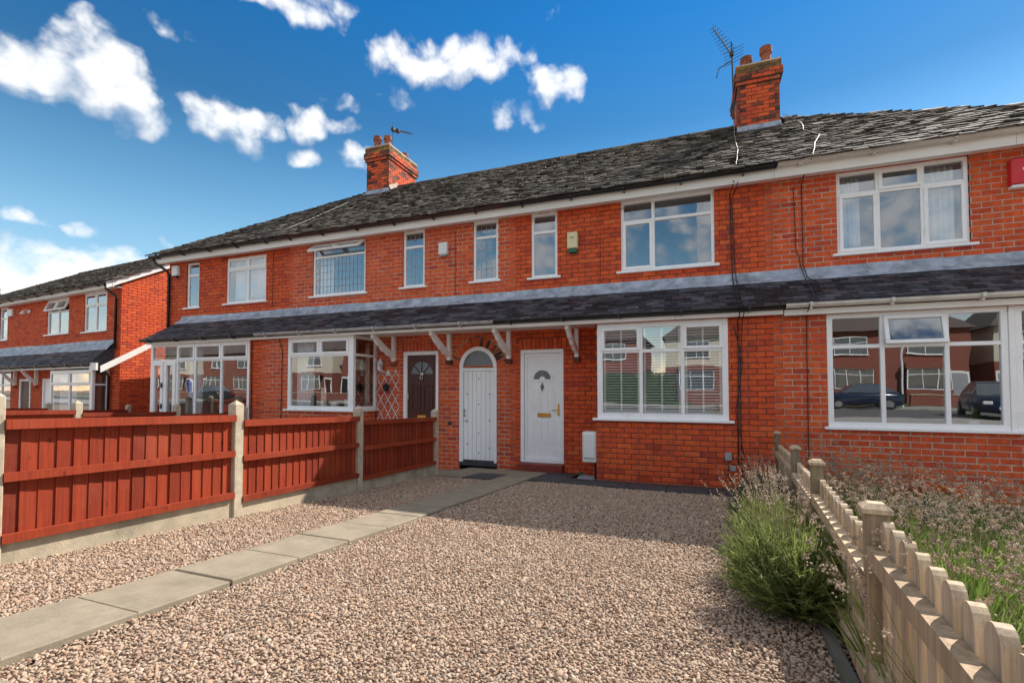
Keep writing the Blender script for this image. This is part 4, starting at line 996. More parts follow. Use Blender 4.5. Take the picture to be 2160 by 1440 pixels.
# right-hand garden: paving by the wall and soil bed
sb = MB(); sb.quad((.95,1.0,gz(1.0)-.01),(2.62,1.0,gz(1.0)-.01),(2.62,7.0,gz(7.0)-.01),(1.0,7.0,gz(7.0)-.01)); tag(sb.build('flower_bed','soil',origin=False), kind='structure')
pq = MB(); pq.quad((1.0,6.95,gz(6.95)-.012),(5.6,6.95,gz(6.95)-.012),(5.6,7.9,-.012+gz(7.9)),(1.0,7.9,-.012+gz(7.9))); pav2 = tag(pq.build('paving','soil',origin=False), kind='structure')
x = 1.15
while x < 5.4: slab(MB(), x+.003, x+.597, 7.0, 7.84, .01).build('slab','dark_slab',pav2); x += .6
gq = MB(); gq.quad((2.62,1.0,gz(1)-.02),(6,1.0,gz(1)-.02),(6,6.95,gz(6.95)-.02),(2.62,6.95,gz(6.95)-.02)); tag(gq.build('gravel_base','ground_dirt',origin=False), kind='structure')
# edging boards
eb = MB(); eb.cbox(-4.1,.55,YF-.06,YF-.005,gz(YF)-.06,gz(YF)+.012,.006); tag(eb.build('path_edging','path_slab'),'pale concrete edging kerb across the front of the gravel','edging')
tb = MB(); 
tm = Matrix.Translation((0,0,0))
tb.add([(.455,1.06,gz(1.06)-.03),(.50,1.06,gz(1.06)-.03),(.60,3.3,gz(3.3)-.03),(.555,3.3,gz(3.3)-.03),(.455,1.06,gz(1.06)+.03),(.50,1.06,gz(1.06)+.03),(.60,3.3,gz(3.3)+.03),(.555,3.3,gz(3.3)+.03)],[(3,2,1,0),(4,5,6,7),(0,1,5,4),(1,2,6,5),(2,3,7,6),(3,0,4,7)])
plain('grey_timber',(.16,.145,.12),.85,.25,8,.3,40,stretch=(1,.15,1))
tag(tb.build('timber_edging','grey_timber'),'weathered grey timber edging board along the gravel beside the picket fence','edging')

# ------------------------------------------------------------------ gravel: pebbles scattered with geometry nodes
def gravel(name, label, areas, spacing_f, seed):
    rr = random.Random(seed); pts = []; rot = []; scl = []; idx = []
    for inside, x0, x1, y0, y1 in areas:
        y = y0
        while y < y1:
            sp = spacing_f(y); x = x0
            while x < x1:
                px, py = x+rr.uniform(-.5,.5)*sp, y+rr.uniform(-.5,.5)*sp
                x += sp
                if not inside(px, py): continue
                s = sp*rr.lognormvariate(-.42,.24)
                lay = rr.random()
                lump = .008*noise.noise(Vector((px*2.2,py*2.2,0))) + .004*noise.noise(Vector((px*9,py*9,3)))
                pts.append((px, py, gz(py)-.012+lump+lay*.010)); rot.append((rr.gauss(0,.45), rr.gauss(0,.45), rr.uniform(0,6.28)))
                scl.append((s*rr.uniform(.9,1.5), s*rr.uniform(.75,1.1), s*rr.uniform(.5,.85))); idx.append(rr.randrange(4))
            y += sp*.92
    me = bpy.data.meshes.new(name); me.from_pydata(pts, [], [])
    for nm, data in (('rot',rot),('scl',scl)):
        a = me.attributes.new(nm,'FLOAT_VECTOR','POINT'); a.data.foreach_set('vector',[c for v in data for c in v])
    a = me.attributes.new('idx','INT','POINT'); a.data.foreach_set('value',idx)
    o = bpy.data.objects.new(name, me); COL.objects.link(o)
    ng = bpy.data.node_groups.get('pebbles')
    if not ng:
        ng = bpy.data.node_groups.new('pebbles','GeometryNodeTree')
        ng.interface.new_socket('Geometry',in_out='INPUT',socket_type='NodeSocketGeometry'); ng.interface.new_socket('Geometry',in_out='OUTPUT',socket_type='NodeSocketGeometry')
        T = NT(ng); gi = T.n('NodeGroupInput'); go = T.n('NodeGroupOutput')
        jn = T.n('GeometryNodeGeometryToInstance')
        for i in range(4):
            ic = T.n('GeometryNodeMeshIcoSphere',{'Radius':.62,'Subdivisions':2})
            ps = T.n('GeometryNodeInputPosition')
            nz = T.n('ShaderNodeTexNoise',{'Scale':1.1,'Detail':1.0}); T.link(T.vmath('ADD',ps.outputs[0],(i*7.3,i*3.1,0)).outputs[0], nz.inputs['Vector'])
            ofs = T.vmath('SCALE', T.vmath('SUBTRACT', nz.outputs['Color'], (.5,.5,.5)).outputs[0]); ofs.inputs['Scale'].default_value = .85
            sp_ = T.n('GeometryNodeSetPosition',{'Geometry':ic.outputs[0],'Offset':ofs.outputs[0]})
            ss = T.n('GeometryNodeSetShadeSmooth',{'Geometry':sp_.outputs[0]})
            sm = T.n('GeometryNodeSetMaterial',{'Geometry':ss.outputs[0],'Material':M['pebble']})
            T.link(sm.outputs[0], jn.inputs[0])
        def attr(nm, dt): 
            nd = T.n('GeometryNodeInputNamedAttribute', data_type=dt); nd.inputs['Name'].default_value = nm; return nd.outputs['Attribute']
        er = T.n('FunctionNodeEulerToRotation'); T.link(attr('rot','FLOAT_VECTOR'), er.inputs[0])
        ip = T.n('GeometryNodeInstanceOnPoints'); T.link(gi.outputs[0], ip.inputs['Points']); T.link(jn.outputs[0], ip.inputs['Instance'])
        ip.inputs['Pick Instance'].default_value = True; T.link(attr('idx','INT'), ip.inputs['Instance Index']); T.link(er.outputs[0], ip.inputs['Rotation']); T.link(attr('scl','FLOAT_VECTOR'), ip.inputs['Scale'])
        T.link(ip.outputs[0], go.inputs[0])
    md = o.modifiers.new('pebbles','NODES'); md.node_group = ng; me.materials.append(M['pebble'])
    return tag(o, label, 'gravel', kind='stuff')
def ing(x, y):
    if x < -3.02: return x > -4.13 and y < 7.03
    if x < -2.53: return False
    return y < 7.22-.06*(x+1.57)-.0 and x < .427+.0755*y-.02 and not (.455+.0446*(y-1.06) < x < .50+.0446*(y-1.06) and y < 3.3)
gravel('gravel','loose pinkish brown pebbles covering the front garden', [(ing,-4.14,.95,YF,4.2),(ing,-4.14,1.0,4.2,7.25)], lambda y: .0158 if y < 2.4 else (.0175 if y < 4.2 else .021), 1)
gravel('gravel','patch of loose pebbles beyond the flower bed of the next garden', [(lambda x,y: True,2.64,4.2,5.0,6.95)], lambda y: .032, 2)

# ------------------------------------------------------------------ red-brown board fences with concrete posts
def board_fence(X, ys, label, boards=True, tops=None, group=None, face=1, hgt=.77, detail=True):
    root = empty('board_fence', (X, (ys[0]+ys[-1])/2, gz((ys[0]+ys[-1])/2)), label, 'fence', group)
    for i, y in enumerate(ys):
        b = gz(y)-.1; t = gz(y)+1.09
        p = MB(); w = .05; p.cbox(X-w,X+w,y-w,y+w,b,t-.03,.008)
        p.add([(X-w+.002,y-w+.002,t-.031),(X+w-.002,y-w+.002,t-.031),(X+w-.002,y+w-.002,t-.031),(X-w+.002,y+w-.002,t-.031),(X,y,t+.012)],[(0,1,4),(1,2,4),(2,3,4),(3,0,4)])
        p.build('post','concrete_post',root)
    for pi in range(len(ys)-1):
        y0, y1 = ys[pi]+.045, ys[pi+1]-.045; ym = (y0+y1)/2
        zb = lambda y: gz(ym)-.032*(y-ym)+.155-.0
        gb = MB(); gb.add([(X-.025,y0,gz(y0)-.1),(X+.025,y0,gz(y0)-.1),(X+.025,y1,gz(y1)-.1),(X-.025,y1,gz(y1)-.1),(X-.025,y0,zb(y0)-.004),(X+.025,y0,zb(y0)-.004),(X+.025,y1,zb(y1)-.004),(X-.025,y1,zb(y1)-.004)],[(3,2,1,0),(4,5,6,7),(0,1,5,4),(1,2,6,5),(2,3,7,6),(3,0,4,7)])
        gb.build('gravel_board','gravel_board',root)
        n = round((y1-y0)/.095) if detail else 0; w = (y1-y0)/max(n,1); rr = random.Random(pi+int(X*10))
        for i in range(n):
            a, b = y0+i*w, y0+(i+1)*w+.018; xo = X+rr.uniform(-.002,.002)
            if i == n-1: b = y1
            q = MB(); t0,t1 = .015,.004   # feather edge board, thick edge towards the road
            zl0,zl1,zh0,zh1 = zb(a)+.004,zb(b)+.004,zb(a)+hgt-.01,zb(b)+hgt-.01
            q.add([(xo-.004,a,zl0),(xo+t0,a,zl0),(xo+t1,b,zl1),(xo-.002,b,zl1),(xo-.004,a,zh0),(xo+t0,a,zh0),(xo+t1,b,zh1),(xo-.002,b,zh1)],[(3,2,1,0),(4,5,6,7),(0,1,5,4),(1,2,6,5),(2,3,7,6),(3,0,4,7)])
            q.build('board','fence_stain',root)
        if not detail:
            q = MB(); q.add([(X-.01,y0,zb(y0)),(X+.01,y0,zb(y0)),(X+.01,y1,zb(y1)),(X-.01,y1,zb(y1)),(X-.01,y0,zb(y0)+hgt),(X+.01,y0,zb(y0)+hgt),(X+.01,y1,zb(y1)+hgt),(X-.01,y1,zb(y1)+hgt)],[(3,2,1,0),(4,5,6,7),(0,1,5,4),(1,2,6,5),(2,3,7,6),(3,0,4,7)]); q.build('panel','fence_stain',root)
        for zz, hh, xo in ((hgt-.05,.062,.068),(hgt*.53-.02,.055,.062),(.0,.055,.062)):
            q = MB(); a = X+.0185*face; b = X+xo*face; a,b = min(a,b),max(a,b)
            q.add([(a,y0,zb(y0)+zz),(b,y0,zb(y0)+zz),(b,y1,zb(y1)+zz),(a,y1,zb(y1)+zz),(a,y0,zb(y0)+zz+hh),(b,y0,zb(y0)+zz+hh),(b,y1,zb(y1)+zz+hh),(a,y1,zb(y1)+zz+hh)],[(3,2,1,0),(4,5,6,7),(0,1,5,4),(1,2,6,5),(2,3,7,6),(3,0,4,7)])
            q.build('rail','fence_stain',root)
    return root
board_fence(-4.15, [-.10,1.672,3.40,5.19,7.15], 'red-brown stained board fence with concrete posts beside the gravel')
board_fence(-8.8, [3.0,4.5,6.0,7.4], 'red-brown board fence between the bay window house and the porch house', detail=False, group='far board fences')
board_fence(-14.2, [3.3,5.0,6.7,8.4], 'red-brown board fence at the side passage beyond the glazed porch', detail=False, group='far board fences')
for x_,y_,h_,lb in ((-9.9,7.0,1.25,'square grey timber post in front of the glazed porch'),(-8.35,6.9,1.28,'grey timber post standing against the brick pier between porch and bay')):
    p = MB(); p.cbox(x_-.045,x_+.045,y_-.045,y_+.045,gz(y_)-.05,gz(y_)+h_-.02,.006); p.cbox(x_-.05,x_+.05,y_-.05,y_+.05,gz(y_)+h_-.018,gz(y_)+h_,.006); tag(p.build('timber_post','grey_timber'),lb,'post')

# ------------------------------------------------------------------ picket fence
PFX = lambda y: .427+.0755*y
PYAW = -math.atan(.0755)
def picket_fence():
    root = empty('picket_fence', (PFX(4.5),4.5,gz(4.5)), 'weathered wooden picket fence with round-topped pales and capped posts', 'fence')
    A = lambda y, off=0: Matrix.Translation((PFX(y)+off,y,0)) @ Matrix.Rotation(PYAW,4,'Z')
    posts = [(7.70,.93),(5.10,1.005),(3.66,1.065),(2.12,1.112),(.50,1.22)]
    for y, t in posts:
        p = MB(); w = .034; p.cbox(-w,w,-w,w,gz(y)-.1,t-.032,.004,A(y)); po = p.build('post','post_wood',root)
        c = MB(); w = .045; c.add([(-w,-w,t-.034),(w,-w,t-.034),(w,w,t-.034),(-w,w,t-.034),(-w,-w,t-.018),(w,-w,t-.018),(w,w,t-.018),(-w,w,t-.018),(-w*.55,-w*.55,t),(w*.55,-w*.55,t),(w*.55,w*.55,t),(-w*.55,w*.55,t)],
            [(3,2,1,0),(0,1,5,4),(1,2,6,5),(2,3,7,6),(3,0,4,7),(4,5,9,8),(5,6,10,9),(6,7,11,10),(7,4,8,11),(8,9,10,11)],A(y))
        c.build('cap','picket_wood',po)
    rr = random.Random(4)
    for i in range(len(posts)-1):
        yb, tb_ = posts[i]; ya, ta = posts[i+1]
        top = {3:1.062,2:.945,1:.90,0:.865}[i]; slope_ = {3:0,2:.0,1:.03,0:.045}[i]
        ym = (ya+yb)/2; tz = lambda y: top-slope_*(y-ya)
        bot = lambda y: gz(y)+.03
        # rails on the near side
        for zt, hh in ((-.095,.06),(-.50 if i == 3 else -.47,.06)):
            q = MB(); y0,y1 = ya+.04,yb-.04; x0 = lambda y: PFX(y)-.038; x1 = lambda y: PFX(y)+.006
            z = lambda y: tz(y)+zt
            q.add([(x0(y0),y0,z(y0)-hh),(x1(y0),y0,z(y0)-hh),(x1(y1),y1,z(y1)-hh),(x0(y1),y1,z(y1)-hh),(x0(y0),y0,z(y0)),(x1(y0),y0,z(y0)),(x1(y1),y1,z(y1)),(x0(y1),y1,z(y1))],[(3,2,1,0),(4,5,6,7),(0,1,5,4),(1,2,6,5),(2,3,7,6),(3,0,4,7)])
            q.build('rail','picket_wood',root)
        n = int((yb-ya-.06)/.117)
        for j in range(n):
            y = yb-.075-j*.117 if i != 3 else yb-.065-j*.117
            if y < ya+.06: break
            w = .037; t = tz(y)+rr.uniform(-.004,.004); b = bot(y); q = MB()
            pts = [(-w,b),(w,b),(w,t-.045)]+[(w*math.cos(a), t-.045+.045*math.sin(a)) for a in [math.pi*k/8 for k in range(1,8)]]+[(-w,t-.045)]
            mm = Matrix.Translation((PFX(y)+.007,y,0)) @ Matrix.Rotation(PYAW+rr.uniform(-.01,.01),4,'Z') @ Matrix.Rotation(math.pi/2,4,'Z') @ Matrix.Diagonal((1,-1,1,1))
            q.poly(pts,.03,mm); q.build('pale','picket_wood',root)
        kb = MB(); kb.add([(PFX(ya)-.015,ya+.04,gz(ya)-.06),(PFX(ya)+.006,ya+.04,gz(ya)-.06),(PFX(yb)+.006,yb-.04,gz(yb)-.06),(PFX(yb)-.015,yb-.04,gz(yb)-.06),(PFX(ya)-.015,ya+.04,gz(ya)+.09),(PFX(ya)+.006,ya+.04,gz(ya)+.09),(PFX(yb)+.006,yb-.04,gz(yb)+.09),(PFX(yb)-.015,yb-.04,gz(yb)+.09)],[(3,2,1,0),(4,5,6,7),(0,1,5,4),(1,2,6,5),(2,3,7,6),(3,0,4,7)])
        kb.build('kick_board','grey_timber',root)
picket_fence()
# ------------------------------------------------------------------ things fixed to the terrace
def boxthing(name, x0,x1,y0,y1,z0,z1, mat, label, cat, c=.012, extra=None, group=None):
    root = empty(name, ((x0+x1)/2,y1,z0), label, cat, group)
    MB().cbox(x0,x1,y0,y1,z0,z1,c).build('cover', mat, root)
    if extra: extra(root)
    return root
boxthing('alarm_box',-12.80,-12.58,U-.09,U+.0,4.46,4.72,'plastic_white','small white alarm box by the narrow window at the terrace corner','alarm box',
         extra=lambda r_: MB().cbox(-12.75,-12.63,U-.08,U,4.42,4.459,.01).build('strobe','black_iron',r_))
boxthing('alarm_box',-4.88,-4.69,U-.09,U,4.22,4.47,'plastic_white','slim white alarm box between two leaded upper windows','alarm box',
         extra=lambda r_: MB().cbox(-4.86,-4.71,U-.08,U,4.19,4.219,.01).build('base','plastic_grey',r_))
def cream(r_):
    MB().cbox(-2.195,-2.035,U-.10,U,3.985,4.06,.012).build('strobe','plastic_green',r_)
    for z,w in ((4.255,.09),(4.24,.06)): MB().box(-2.115-w/2,-2.115+w/2,U-.1125,U-.1095,z,z+.006).build('lettering','dark_furniture',r_)
boxthing('alarm_box',-2.21,-2.02,U-.11,U,4.062,4.36,'plastic_cream','cream alarm box with green base beside the narrow upper window','alarm box',extra=cream)
def redx(r_):
    MB().cbox(3.99,4.36,U-.10,U,4.24,4.285,.01).build('base','plastic_white',r_)
    MB().box(4.10,4.26,U-.1125,U-.1095,4.47,4.50).build('lettering','plastic_white',r_)
boxthing('alarm_box',3.985,4.365,U-.11,U,4.287,4.64,'plastic_red','red alarm box high on the wall by the white guttered eaves','alarm box',extra=redx)
def meter(r_):
    MB().cbox(-1.775,-1.595,L-.035+.02,L+.02,.40,.79,.006).build('door','plastic_white',r_)
    MB().tube([(-1.60,L+.1,.33),(-1.60,L+.1,.05)],.02,8).build('pipe','black_iron',r_)
boxthing('meter_box',-1.80,-1.57,L+.01,L+.25,.325,.82,'plastic_white','white meter box at the corner of the brick bay beside the white door','meter box',extra=meter)
gc = MB(); gc.cbox(-1.98,-1.90,8.25,8.33,gz(8.3)+.01,gz(8.3)+.07,.01); gc.tube([(-1.90,8.29,gz(8.3)+.03),(-1.82,8.27,gz(8.3)+.03)],.015,6); tag(gc.build('hose_connector','plastic_green'),'small green hose connector on the paving by the white door','connector')
dr = MB(); dr.box(-1.92,-1.60,7.95,8.25,gz(8.1)+.0,gz(8.1)+.012)
for i in range(9): dr.box(-1.90,-1.62,7.97+i*.03,7.985+i*.03,gz(8.1)+.012,gz(8.1)+.024)
tag(dr.build('drain_grid','plastic_grey'),'grey drain grating in the paving below the meter box','drain')
boxthing('junction_box',.34,.43,L-.045,L,.47,.585,'plastic_grey','upper grey junction box on the bay wall beneath the window end','junction box',c=.006)
boxthing('junction_box',.41,.485,L-.04,L,.32,.395,'plastic_grey','lower smaller grey junction box on the bay wall by the cables','junction box',c=.006)
def cable(pts, r, mat, label, wob=.01, seed=1):
    rr = random.Random(seed); out = []
    for a, b in zip(pts, pts[1:]):
        a, b = Vector(a), Vector(b); n = max(2, int((b-a).length/.5))
        for i in range(n): out.append(a.lerp(b, i/n) + Vector((rr.uniform(-wob,wob), 0, 0)))
    out.append(Vector(pts[-1]))
    return tag(MB().tube(out, r, 5).build('cable', mat, smooth=True), label, 'cable')
yu, yl = U-.018, L-.018
def canopyline(x): return [(x,U-.03,3.36),(x+.005,U-.19,CEZ+CK*(U-.19-CEY)+.055),(x+.02,CEY+.05,CEZ+.075),(x+.03,CEY-.09,2.72),(x+.035,CEY-.03,2.60),(x+.02,L-.02,2.53)]
cable([(.55,8.30,4.80),(.50,yu,4.70),(.52,yu,3.45)]+canopyline(.52)+[(.52,yl,.40)],.009,'cable_black','thick black cable down the wall past the end of the shuttered bay',.005,1)
cable([(.60,8.32,4.78),(.54,yu,4.62),(.555,yu,3.42)]+canopyline(.57)+[(.56,yl,1.6),(.575,yl,.10)],.007,'cable_black','black cable looping beside the thick one down to the ground by the bay',.009,2)
cable([(.49,yl,2.45),(.60,yl,1.9),(.49,yl,1.2),(.62,yl,.5),(.66,yl,.08)],.005,'cable_black','thin loose black wire tangled beside the cables on the bay wall',.012,3)
cable([(.40,yl-.01,.47),(.38,yl-.01,.25),(.46,yl-.02,.14),(.40,yl-.02,.06)],.006,'cable_black','short black lead hanging below the junction boxes',.01,4)
cable([(1.56,8.34,4.80),(1.40,yu,4.66),(1.42,yu,3.7),(1.50,yu,3.42)]+canopyline(1.50)[:3],.006,'cable_black','black cable curving down the upper wall by the voile curtain window',.012,5)
cable([(1.53,8.34,4.80),(1.52,yu,4.70),(1.53,yu,3.42)]+canopyline(1.54)[:2]+[(1.72,CEY+.25,CEZ+CK*.25+.06)],.007,'cable_black','straight black cable on the upper wall of the white guttered house',.006,6)
cable([(1.42,CEY-.1,2.68),(1.42,yl,2.54),(1.41,yl,.30)],.007,'cable_black','single black cable down the ground floor wall beyond the picket fence post',.005,7)
cable([(-.98,yu,4.70),(-1.62,yu,4.69),(-1.63,yu,3.42)],.005,'mortar_dark','thin dark wire down the upper wall left of the wide window',.006,8)
cable([(-4.62,yu,4.75),(-4.53,yu,4.66),(-4.53,yu,3.42)],.005,'mortar_dark','thin brown wire down the wall between the leaded windows',.006,9)
cable([(-9.36,yu,4.75),(-9.37,yu,3.45)],.006,'cable_black','black wire down the upper wall beside the curtained window',.006,10)
cable([(-9.13,L-.015,2.55),(-9.12,L-.015,.05)],.012,'cable_black','black wire down the brick pier beside the porch glazing',.004,11)
cable([(-8.33,L-.015,2.56),(-8.25,L-.015,2.3),(-8.27,L-.015,.05)],.008,'cable_black','dark wire down the brick pier beside the bay window',.004,12)
za = lambda y: EZ+RK*(y-EY)+.055
cable([(.78,11.4,7.35),(.74,11.0,za(11.0)),(.72,10.2,za(10.2)),(.70,9.4,za(9.4)),(.62,8.7,za(8.7)),(.58,8.2,4.98)],.007,'cable_white','white cable down the roof tiles below the tall aerial',.012,13)
cable([(1.72,11.4,7.30),(1.98,11.1,za(11.1)),(1.88,10.3,za(10.3)),(1.98,9.6,za(9.6)),(1.80,9.0,za(9.0)),(1.62,8.25,5.02),(1.58,8.18,4.9)],.007,'cable_white','wavy white cable across the tiles of the right-hand roof',.014,14)
cable([(-8.95,8.15,4.99),(-9.0,9.3,za(9.3)),(-9.05,10.6,za(10.6)),(-9.05,11.6,za(11.6))],.009,'cable_white','pale mortar line up the roof to the far chimney',.006,15)

# wall lantern and trellis by the brown door
ln = empty('wall_lantern',(-6.2,U,1.82),'white carriage lantern on the wall above the diamond trellis','lantern')
b = MB(); b.cbox(-6.16,-6.08,U-.02,U,1.80,1.90,.006); b.tube([(-6.12,U-.02,1.86),(-6.14,U-.10,1.86),(-6.20,U-.13,1.93)],.010,6); b.build('bracket','plastic_white',ln)
c = MB(); c.lathe([(.035,0),(.05,.02),(.062,.15),(.07,.16),(.03,.21),(.01,.24),(.012,.26)],(-6.22,U-.14,1.90),6); c.build('lamp_body','plastic_white',ln)
MB().lathe([(.053,.03),(.064,.145)],(-6.22,U-.14,1.90),6).build('lamp_glass','glass',ln)
tr = empty('trellis',(-6.1,U,.9),'white diamond trellis fixed to the wall beside the brown door','trellis')
x0,x1,z0,z1 = -6.38,-5.83,.55,1.93; st = .185
for k in range(-12,16):
    for sgn, yy in ((1,.022),(-1,.012)):
        pts = []
        for zz in (z0,z1):
            pass
        xa = x0+k*st; seg = []
        # line x = xa + sgn*(z-z0)*.62, clipped to the panel
        ts = [(z0+(z1-z0)*i/40) for i in range(41)]
        ps = [(xa+sgn*(t-z0)*.62+(0 if sgn > 0 else 0), t) for t in ts]
        ps = [p for p in ps if x0-.001 <= p[0] <= x1+.001]
        if len(ps) > 3: MB().tube([(ps[0][0],U-yy,ps[0][1]),(ps[-1][0],U-yy,ps[-1][1])],.007,4).build('lath','painted_wood_white',tr)
hb = MB(); hb.lathe([(.02,0),(.06,.03),(.075,.10),(.02,.17),(.008,.19)],(-6.10,U-.09,1.47),8); tag(hb.build('hanging_lantern','black_iron'),'small dark ornament hung on the diamond trellis','ornament')

# television aerials
plain('aerial_metal',(.055,.05,.05),.6,.2)
ar = empty('television_aerial',(.76,11.34,7.3),'tall television aerial strapped to the chimney by the white guttered roof','aerial')
MB().tube([(.77,11.36,7.35),(.74,11.34,9.05)],.016,6).build('mast','aerial_metal',ar)
br = MB(); br.tube([(.84,11.40,7.75),(.74,11.33,7.72)],.02,6); br.tube([(.74,11.33,7.70),(.70,11.30,7.55),(.73,11.32,7.45)],.022,6); br.tube([(.84,11.40,8.20),(.75,11.34,8.22)],.012,6); br.build('clamp','aerial_metal',ar)
b0, b1 = Vector((.74,11.34,8.78)), Vector((.36,10.7,9.02))
bm_ = MB(); bm_.tube([b0,b1],.012,5); bm_.cbox(.70,.78,11.29,11.38,8.74,8.84,.01); bm_.build('boom','aerial_metal',ar)
d_ = (b1-b0).normalized(); sd_ = d_.cross(Vector((0,0,1))).normalized()
for i in range(9):
    p = b0.lerp(b1,.15+.85*i/8); l_ = .16-.008*i; e = MB(); e.tube([p-sd_*l_,p+sd_*l_],.006,4); e.tube([p-Vector((0,0,.08)),p+Vector((0,0,.08))],.006,4); e.build('element','aerial_metal',ar)
rf = MB()
for i in range(5): rf.tube([b0+Vector((.05,.06,-.14+.07*i))-sd_*.22, b0+Vector((.05,.06,-.14+.07*i))+sd_*.22],.006,4)
rf.build('reflector','aerial_metal',ar)
MB().tube([(.72,11.33,8.62),(.48,11.15,8.42),(.42,11.12,8.20)],.012,5).build('lower_arm','aerial_metal',ar)
a2 = empty('television_aerial',(-8.71,12.4,8.6),'thin television aerial on the far chimney with the three clay pots','aerial')
MB().tube([(-8.71,12.4,8.55),(-8.71,12.4,9.72)],.016,5).build('mast','aerial_metal',a2)
b0, b1 = Vector((-8.71,12.4,9.50)), Vector((-8.02,12.35,9.22)); MB().tube([b0,b1],.011,5).build('boom','aerial_metal',a2)
for i in range(10):
    p = b0.lerp(b1,.12+.88*i/9); e = MB(); l_ = .09 if i else .02; e.tube([p-Vector((.0,l_,.0)),p+Vector((.0,l_,0))],.007,4); e.tube([p-Vector((0,0,.03)),p+Vector((0,0,.03))],.006,4); e.build('element','aerial_metal',a2)
MB().cbox(-8.76,-8.66,12.33,12.47,9.44,9.56,.02).build('mast_head','black_iron',a2); MB().cbox(-8.60,-8.48,12.33,12.45,9.36,9.48,.02).build('dipole_box','black_iron',a2)

# ------------------------------------------------------------------ inside the windows
for i,(a,b) in enumerate(((-1.46,-.885),(-.825,-.265),(-.205,.32))):
    nm = ('the white door','the middle light','the cable run')[i]
    sh = empty('window_shutter',((a+b)/2,L+.11,1.12),('white slatted shutter behind the bay window light nearest the white door','white slatted shutter in the middle light of the bay window','white slatted shutter in the bay window light beside the cables')[i],'shutter','slatted shutters in the bay')
    f = MB(); f.cbox(a,a+.035,L+.10,L+.125,1.12,2.52,.004); f.cbox(b-.035,b,L+.10,L+.125,1.12,2.52,.004); f.cbox(a+.035,b-.035,L+.10,L+.125,1.12,1.16,.004); f.cbox(a+.035,b-.035,L+.10,L+.125,2.48,2.52,.004); f.build('stile','upvc',sh)
    MB().cbox((a+b)/2-.014,(a+b)/2+.014,L+.083,L+.095,1.17,2.47,.004).build('tilt_rod','upvc',sh)
    sm = MB(); mm = Matrix.Rotation(R(16),4,'X'); sm.cbox(a+.036,b-.036,-.024,.024,-.004,.004,.002,mm); base = None
    for k in range(30):
        z = 1.185+k*.0435
        if base is None:
            o = MB().cbox(a+.036-(a+b)/2,b-.036-(a+b)/2,-.024,.024,-.004,.004,.002,mm).build('slat','upvc',sh,tf=Matrix.Translation(((a+b)/2,L+.1265,z)),origin=False); base = o.data
        else: place(bpy.data.objects.new('slat', base), Matrix.Translation(((a+b)/2,L+.1265,z)), sh)
# sill things in the brown door house bay
MB_ = MB
def item(mb, name, mat, label, cat): return tag(mb.build(name, mat), label, cat)
item(MB().box(-8.05,-6.50,L+.10,L+.35,1.09,1.12),'window_board','painted_wood_white','white inner window board of the bay beside the brown door','shelf')
item(MB().cbox(-7.12,-6.98,L+.18,L+.26,1.121,1.25,.008),'card_box','plastic_white','small white box on the bay window board','box')
item(MB().cbox(-6.76,-6.62,L+.16,L+.28,1.121,1.31,.008),'card_box','plastic_white','taller white box on the bay window board near the corner','box')
item(MB().cbox(-7.40,-7.26,L+.2,L+.22,1.121,1.55,.004),'greeting_card','cream_cloth','tall pinkish card standing on the bay window board','card')
lp = empty('floor_lamp',(-6.75,8.45,.3),'lamp with flared shade standing inside the bay window','lamp'); MB().lathe([(.12,0),(.12,.03),(.015,.05),(.015,1.7)],(-6.75,8.45,.3),10).build('stand','black_iron',lp); MB().lathe([(.22,1.62),(.16,1.70),(.08,1.85),(.075,1.85)],(-6.75,8.45,.3),14).build('lamp_shade','cream_cloth',lp)
item(MB().cbox(-7.9,-6.7,9.4,9.9,.3,1.35,.02),'sideboard','wood_furniture','dark sideboard inside the room of the bay window house','sideboard')
item(MB().cbox(3.05,3.45,L+.35,L+.40,1.02,1.42,.01),'television','dark_furniture','dark screen standing inside the wide ground floor window','television')
pt = empty('potted_plant',(3.33,L+.24,1.0),'small flowering pot plant on the inner sill of the wide window','plant'); MB().lathe([(.05,0),(.065,.1),(.06,.1)],(3.33,L+.24,1.01),10).build('pot','plastic_white',pt)
pf = MB(); rr = random.Random(5)
for i in range(40):
    p = Vector((3.33+rr.gauss(0,.04),L+.24+rr.gauss(0,.03),1.14+rr.uniform(0,.12))); q = Vector((rr.gauss(0,.02),rr.gauss(0,.02),rr.gauss(0,.02))); pf.add([p,p+q,p+q+Vector((.02,0,.02)),p+Vector((.02,0,.02))],[(0,1,2,3)])
pf.build('leaves','strap_leaf',pt)
item(MB().cbox(-11.9,-9.4,9.6,10.2,.02,.95,.03),'sofa','plastic_grey','grey seat inside the glazed porch house','sofa')
vs_ = MB().lathe([(.05,0),(.08,.1),(.03,.2),(.04,.24)],(-12.0,U+.15,3.66),10); 
item(MB().lathe([(.03,0),(.05,.06),(.02,.14),(.03,.17)],(-12.02,U+.16,3.655),10),'vase','plastic_white','small pale vase on the narrow upper window ledge of the end house','vase')

